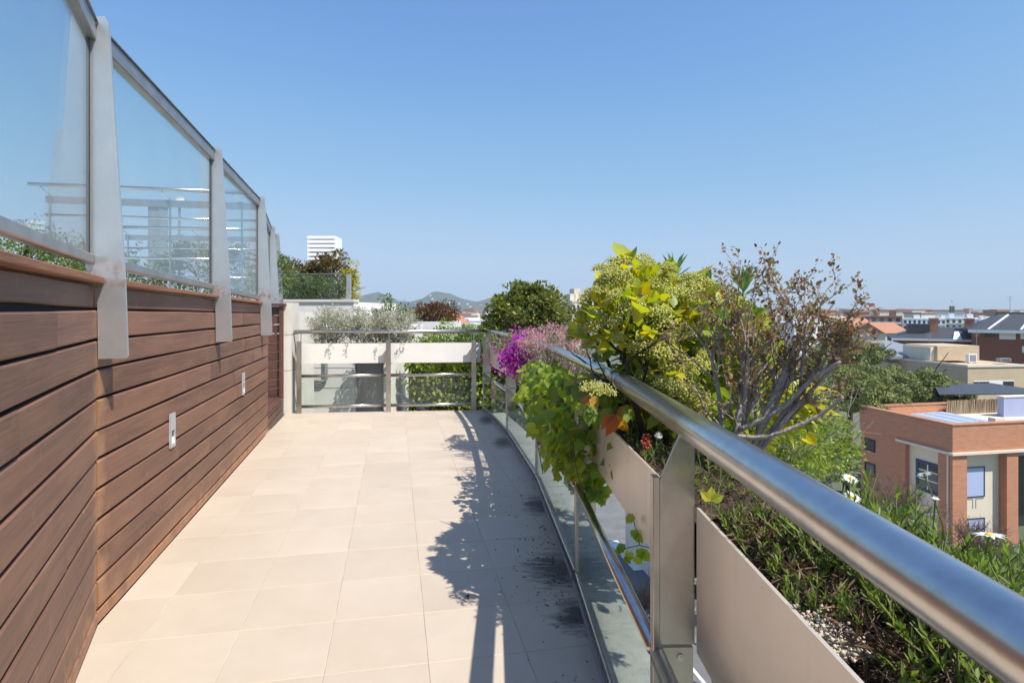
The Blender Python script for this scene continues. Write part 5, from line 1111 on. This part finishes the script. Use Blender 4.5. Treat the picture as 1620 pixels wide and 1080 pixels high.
MB().box(-8, 14, 0, 12, 0, sz(537)).part('wall', M['dkbrick'], sl_, local=True)
MB().add([(-9, -1, sz(537) + .02), (8, -1, sz(537) + .02), (8, 13, sz(537) + .02), (-9, 13, sz(537) + .02), (-4, 4.5, sz(520)), (8, 4.5, sz(517)), (8, 8, sz(517)), (-4, 8, sz(520))], [(0, 1, 5, 4), (1, 2, 6, 5), (2, 3, 7, 6), (3, 0, 4, 7), (4, 5, 6, 7), (3, 2, 1, 0)]).part('roof', M['slate'], sl_, local=True)
MB().box(-9.1, 8.1, -1.15, -1.01, sz(537) - .3, sz(537) + .1).part('gutter', M['white'], sl_, local=True)
for x, y in ((-2.6, 2.0), (3.0, 2.4)): MB().box(x, x + 1.3, y, y + 1.2, sz(534), sz(506)).part('chimney', M['brick'], sl_, local=True); MB().box(x - .1, x + 1.4, y - .1, y + 1.3, sz(506) + .01, sz(506) + .3).part('chimney_cap', M['rooftile'], sl_, local=True)
MB().box(-6.2, -2.7, 1.4, 5.5, sz(533), sz(513)).part('dormer', M['slate'], sl_, local=True)
for x in (0.6, 5.2): MB().add([(x, -0.9, sz(536)), (x + 1.4, -0.9, sz(536)), (x + 1.1, .8, sz(524)), (x + .5, .8, sz(524)), (x + .7, 1.5, sz(536))], [(0, 1, 2, 3), (1, 4, 2), (0, 3, 4)]).part('roof_light', M['white'], sl_, local=True)
tb = thing('mansard_house', 'tall dark brick house with mansard slate roof and white blinds', 'house', (P(1570, 0, 100).x, 100, GZ), -0.62)
def tz(py): return H - (py - CY) / F * 100 - GZ
MB().box(-2.4, 16, 0, 14, 0, tz(523)).part('wall', M['dkbrick'], tb, local=True)
MB().add([(-3.2, -1, tz(523) + .02), (17, -1, tz(523) + .02), (17, 15, tz(523) + .02), (-3.2, 15, tz(523) + .02), (1.2, 5, tz(497)), (17, 5, tz(497)), (17, 10, tz(497)), (1.2, 10, tz(497))], [(0, 1, 5, 4), (1, 2, 6, 5), (2, 3, 7, 6), (3, 0, 4, 7), (4, 5, 6, 7), (3, 2, 1, 0)]).part('roof', M['slate'], tb, local=True)
MB().box(-3.3, 17, -1.2, -1.01, tz(523) - .35, tz(523) + .12).part('gutter', M['white'], tb, local=True)
for x0, x1, y0, y1 in ((-1.0, 0.3, 533, 525), (0.9, 3.0, 536, 525), (3.6, 4.8, 535, 525), (3.8, 5.0, 556, 546)): MB().box(x0, x1, -.08, -.01, tz(y0), tz(y1)).part('window', M['white'] if x0 > .5 else M['pane'], tb, local=True)
MB().box(5.6, 6.4, -.3, -.01, 2, tz(524)).part('pier', M['stone'], tb, local=True)
for a, b in (((-0.6, -.6, tz(521)), (2.4, 4.6, tz(498))), ((3.6, -.6, tz(521)), (5.6, 4.6, tz(498)))): MB().bar(a, b, .25, .2).part('roof_rib', M['white'], tb, local=True)
MB().box(0.8, 5, 6.5, 9, tz(497) + .01, tz(494)).part('roof_hedge', M['l_pine'], tb, local=True); MB().box(6.8, 12, 5.5, 9, tz(497) + .01, tz(486)).part('roof_room', M['grey'], tb, local=True); MB().box(8.0, 9.4, 4.2, 5.4, tz(500), tz(478)).part('chimney', M['brick'], tb, local=True)
# apartment blocks on the skyline
house('apartment_block', 'brown apartment block with long pale balconies on the skyline', 1380, 1423, 501, 260, 14, mat('brown_block', (0.30, 0.17, 0.12), 0.8), 5, 'boxes', -0.55, band=M['white'], wcols=4)
house('apartment_block', 'dark narrow tower block beside the brown balconied block', 1369, 1379, 501, 270, 12, M['grey'], 4, None, -0.55, wcols=2)
house('apartment_block', 'long white apartment block with balconies under the twin spire', 1434, 1490, 505, 300, 14, M['white'], 4, 'boxes', -0.55, band=M['white'], wcols=9)
house('apartment_block', 'white apartment block behind the brick chimneys', 1492, 1545, 504, 320, 14, M['white'], 3, 'boxes', -0.55, band=M['cream'], wcols=7)
house('apartment_block', 'white stepped apartment block beside the mansard roof', 1547, 1572, 506, 310, 14, M['white'], 3, 'boxes', -0.55, wcols=4)
house('cream_house', 'cream house glimpsed above the red brown shrub', 1318, 1352, 503, 180, 12, M['cream'], 2, None, 0.1, wcols=3)
house('tiled_house', 'pale house with terracotta roof left of the slate house', 1352, 1400, 522, 150, 14, M['cream'], 2, 'gable', 0.12, wcols=4)
house('tiled_house', 'pale house with low terracotta roof behind the pine crown', 1400, 1440, 527, 140, 12, M['cream'], 2, 'gable', 0.05, wcols=3)
house('white_house', 'white flat roofed house half hidden by the twiggy shrub', 1255, 1315, 512, 170, 12, M['white'], 2, 'boxes', 0.1, wcols=5)
house('white_house', 'pale apartment block peeking out beside the evergreen corner bush', 905, 925, 478, 120, 12, M['cream'], 4, 'boxes', 0.1, wcols=3)
house('tiled_house', 'terracotta roofed house beyond the golden green bush', 718, 742, 514, 75, 9, M['cream'], 1, 'gable', 0.5, wcols=3)
house('white_house', 'white house with blue grey roof beyond the railing corner', 742, 778, 508, 95, 10, M['white'], 1, None, 0.2, roofm=M['white'], wcols=3)
house('grey_house', 'blue grey roofed shed in front of the white house', 728, 752, 519, 60, 6, M['lavender'], 0, None, 0.2, roofm=M['grey'])
house('white_house', 'low pale house seen through the stems near the handrail', 1085, 1130, 640, 30, 8, M['cream'], 1, None, 0.2, wcols=3)
tw = thing('twin_spire', 'slender twin grey spire rising over the white apartment blocks', 'tower', (P(1506, 0, 420).x, 420, GZ))
for px, w_ in ((1504.4, 0.9), (1507.8, 0.9)):
    x = P(px, 0, 420).x - P(1506, 0, 420).x; MB().box(x - w_ / 2, x + w_ / 2, -1, 1, 0, P(0, 484, 420).z - GZ).part('shaft', mat('spire', (0.10, 0.15, 0.13), 0.6), tw, local=True)
MB().tube([(0, 0, 20), (0, 0, P(0, 475, 420).z - GZ)], [0.4, 0.15], 6).part('mast', M['grey'], tw, local=True)
cr = thing('tower_crane', 'distant tower crane standing on the hill skyline', 'crane', Z(P(579, 0, 1500), GZ))
h_ = P(0, 469, 1500).z - GZ
MB().box(-1.0, 1.0, -1, 1, 0, h_).part('mast', M['grey'], cr, local=True); MB().box(-26, 22, -.7, .7, h_ + .01, h_ + 1.6).part('jib', M['grey'], cr, local=True); MB().box(-.6, .6, -.6, .6, h_ + 1.61, h_ + 6).part('tower_head', M['grey'], cr, local=True)
# far town: houses on the hillside and the plain
rh = random.Random(12)
cols = [M['white'], M['cream'], M['render'], M['stone'], M['rooftile'], M['grey']]
hm = []
for m in cols[:5]:
    mb = MB().box(-.5, .5, -.5, .5, 0, 1); hm.append(meshdata('house_body', mb.V, mb.F, m))
roofme = meshdata('house_roof', MB().box(-.54, .54, -.54, .54, 1.001, 1.08).V, MB().box(-.54, .54, -.54, .54, 1.001, 1.08).F, M['rooftile'])
def townhouse(x, y, z, sx, sy, szz, label, group):
    t = thing('town_house', label, 'house', (x, y, z), rh.uniform(-.4, .4), group)
    link('wall', rh.choice(hm), t, (0, 0, 0), None, (sx, sy, szz)); link('roof', roofme, t, (0, 0, 0), None, (sx, sy, szz))
for k in range(170):
    px = rh.choice([rh.uniform(640, 800), rh.uniform(680, 800), rh.uniform(560, 640)]); Y = rh.choice([rh.uniform(2450, 2900), rh.uniform(2500, 3250)]); x = (px - CX) / F * Y; z = HZ(x, Y)
    townhouse(x, Y, z - 3, rh.uniform(8, 18), 10, rh.uniform(7, 12), 'tiny pale house on the far hillside', 'houses on the far hillside')
for k in range(130):
    px = rh.choice([rh.uniform(640, 800), rh.uniform(900, 1440), rh.uniform(1180, 1620)]); Y = rh.choice([rh.uniform(420, 900), rh.uniform(500, 1800)]); x = (px - CX) / F * Y
    townhouse(x, Y, GZ, rh.uniform(9, 26), 14, rh.uniform(7, 14.5), 'small pale building in the distant town below the skyline', 'buildings of the distant town')

# ================================================================== TREES
def pine(label, px, py, Y, rx, rz_, n, seed):
    c = P(px, py, Y); t = thing('pine_tree', label, 'tree', (c.x, c.y, GZ), 0, 'umbrella pines behind the brick building')
    d = unit(NP.normal(size=(n, 3))); d[:, 2] = np.abs(d[:, 2]) * 1.0 - 0.35; cc = np.array(c) + d * np.array([rx, rx, rz_]) * NP.uniform(0.7, 1.05, (n, 1))
    per = 260; cr = NP.uniform(0.5, 0.85, n)
    d2 = unit(rnd(n * per)); pts = np.repeat(cc, per, 0) + d2 * np.repeat(cr, per)[:, None] * NP.uniform(0.8, 1, (n * per, 1)) * np.array([1, 1, .85])
    foliage('crown', t, pts, d2, T_DIA, 0.22, M['l_pine'], face=1.0)
    mb = MB(); rg = random.Random(seed); tips = []; branchy(mb, (c.x, c.y, GZ), (0.05, 0, 1), c.z - GZ, 0.3, 0, rg, tips, wander=0.08)
    for k in range(8): an = k * .8; branchy(mb, (c.x, c.y, c.z - 1.5), (math.cos(an), math.sin(an), .35), rx * .8, .12, 1, rg, tips)
    mb.part('trunk', M['bark_dark'], t)
pine('umbrella pine with rounded dark crown behind the brick building roof', 1402, 612, 55, 5.6, 2.7, 130, 1)
pine('umbrella pine crown half hidden behind the twiggy shrub', 1290, 605, 58, 3.8, 3.0, 90, 2)
pine('smaller pine crown just in front of the beige building', 1468, 618, 60, 3.6, 1.9, 70, 3)
pine('tall pine whose top shows beside the grey metal roof', 1345, 560, 70, 4.4, 2.4, 70, 5)
pine('broad pine crown between the lime green tree and the brick parapet', 1338, 622, 50, 4.6, 2.4, 110, 7)
def tree(name, label, c, r, n, per, m, size, seed, group=None, cr=0.7, th=0.14):
    t = thing(name, label, 'tree', (c[0], c[1], GZ), 0, group); pts, o_ = clumps(c, r, n, per, cr, shell=0.4)
    foliage('crown', t, pts, o_, T_DIA, size, m, jit=0.9)
    mb = MB(); rg = random.Random(seed); tips = []; h = c[2] - r[2] * .6 - GZ
    branchy(mb, (c[0], c[1], GZ), (0, 0, 1), h, th, 0, rg, tips, wander=0.05)
    for k in range(7): an = k * .9; branchy(mb, (c[0], c[1], GZ + h * .95), (math.cos(an), math.sin(an), .9), r[2] * 1.1, th * .45, 2, rg, tips, spread=.5)
    mb.part('trunk', M['bark'], t, smooth=True)
def TC(px, py, Y): return tuple(P(px, py, Y))
tree('street_tree', 'lime green street tree beside the brick building corner', TC(1280, 695, 27), (1.75, 1.75, 1.8), 90, 90, M['l_lime'], 0.16, 1, 'street trees')
tree('street_tree', 'lime green street tree seen through the bare branches', TC(1235, 690, 25), (1.8, 1.8, 1.8), 80, 90, M['l_lime'], 0.16, 2, 'street trees')
tree('street_tree', 'darker green street tree in front of the pines', TC(1265, 640, 36), (2.2, 2.2, 2.0), 80, 90, M['l_hedge'], 0.18, 3, 'street trees')
tree('street_tree', 'pale green street tree below the yellow shrub', TC(1130, 660, 24), (1.9, 1.9, 1.5), 70, 90, M['l_lime'], 0.16, 4, 'street trees')
for k, (px, py, Y, r_, lab) in enumerate(((1400, 905, 31, 1.5, 'dark green garden tree at the foot of the small square windows'), (1500, 930, 30, 1.4, 'dark green garden tree before the corner of the brick building'), (1590, 900, 33, 1.6, 'dark green garden tree below the blue blind window'), (1330, 830, 30, 1.7, 'dark green garden tree beside the lime green street tree'))):
    tree('garden_tree', lab, TC(px, py, Y), (r_, r_, r_ * 0.8), 60, 90, M['l_hedge'], 0.16, 20 + k, 'garden trees round the brick building')
# bare street tree in front of the brick building
def bare(label, px, py, Y, seed, spread=.5):
    c = P(px, py, Y); t = thing('bare_tree', label, 'tree', (c.x, c.y, GZ), 0, 'bare street trees'); rg = random.Random(seed); tips = []
    h = c.z - GZ; mb = MB(); mb.tube([(c.x, c.y, GZ), (c.x + .05, c.y, GZ + h * .5), (c.x, c.y, c.z - 1.2)], [.16, .13, .10], 8); mb.part('trunk', M['bark'], t, smooth=True)
    mb = MB()
    for k in range(9): an = k * 2.4; branchy(mb, (c.x, c.y, c.z - 1.25), (math.cos(an) * .7, math.sin(an) * .7, 1), 1.15, .075, 4, rg, tips, spread=spread, split=(3, 4), shrink=.72, seg=3)
    mb.part('crown', M['twig'], t, kind='stuff')
bare('bare street tree with a dense cloud of brown twigs before the brick building', 1420, 790, 31, 5)
bare('bare street tree standing low in front of the cream bay', 1540, 850, 33, 6)
bare('bare street tree over the road by the zebra crossing', 1000, 960, 30, 8)

# ================================================================== HAZE
mb = MB(); mb.box(-3600, 2600, -60, 4400, GZ - 40, 130); hz = mb.part('haze', None)
hm_ = bpy.data.materials.new('haze'); hm_.use_nodes = True; hn = hm_.node_tree.nodes; hn.remove(hn['Principled BSDF'])
pv = hn.new('ShaderNodeVolumePrincipled'); pv.inputs['Color'].default_value = (0.72, 0.86, 1.0, 1); pv.inputs['Density'].default_value = 0.00016
hm_.node_tree.links.new(pv.outputs[0], hn['Material Output'].inputs['Volume']); hz.data.materials.append(hm_)
tag(hz, 'thin pale haze in the air over the town', 'haze', kind='stuff')
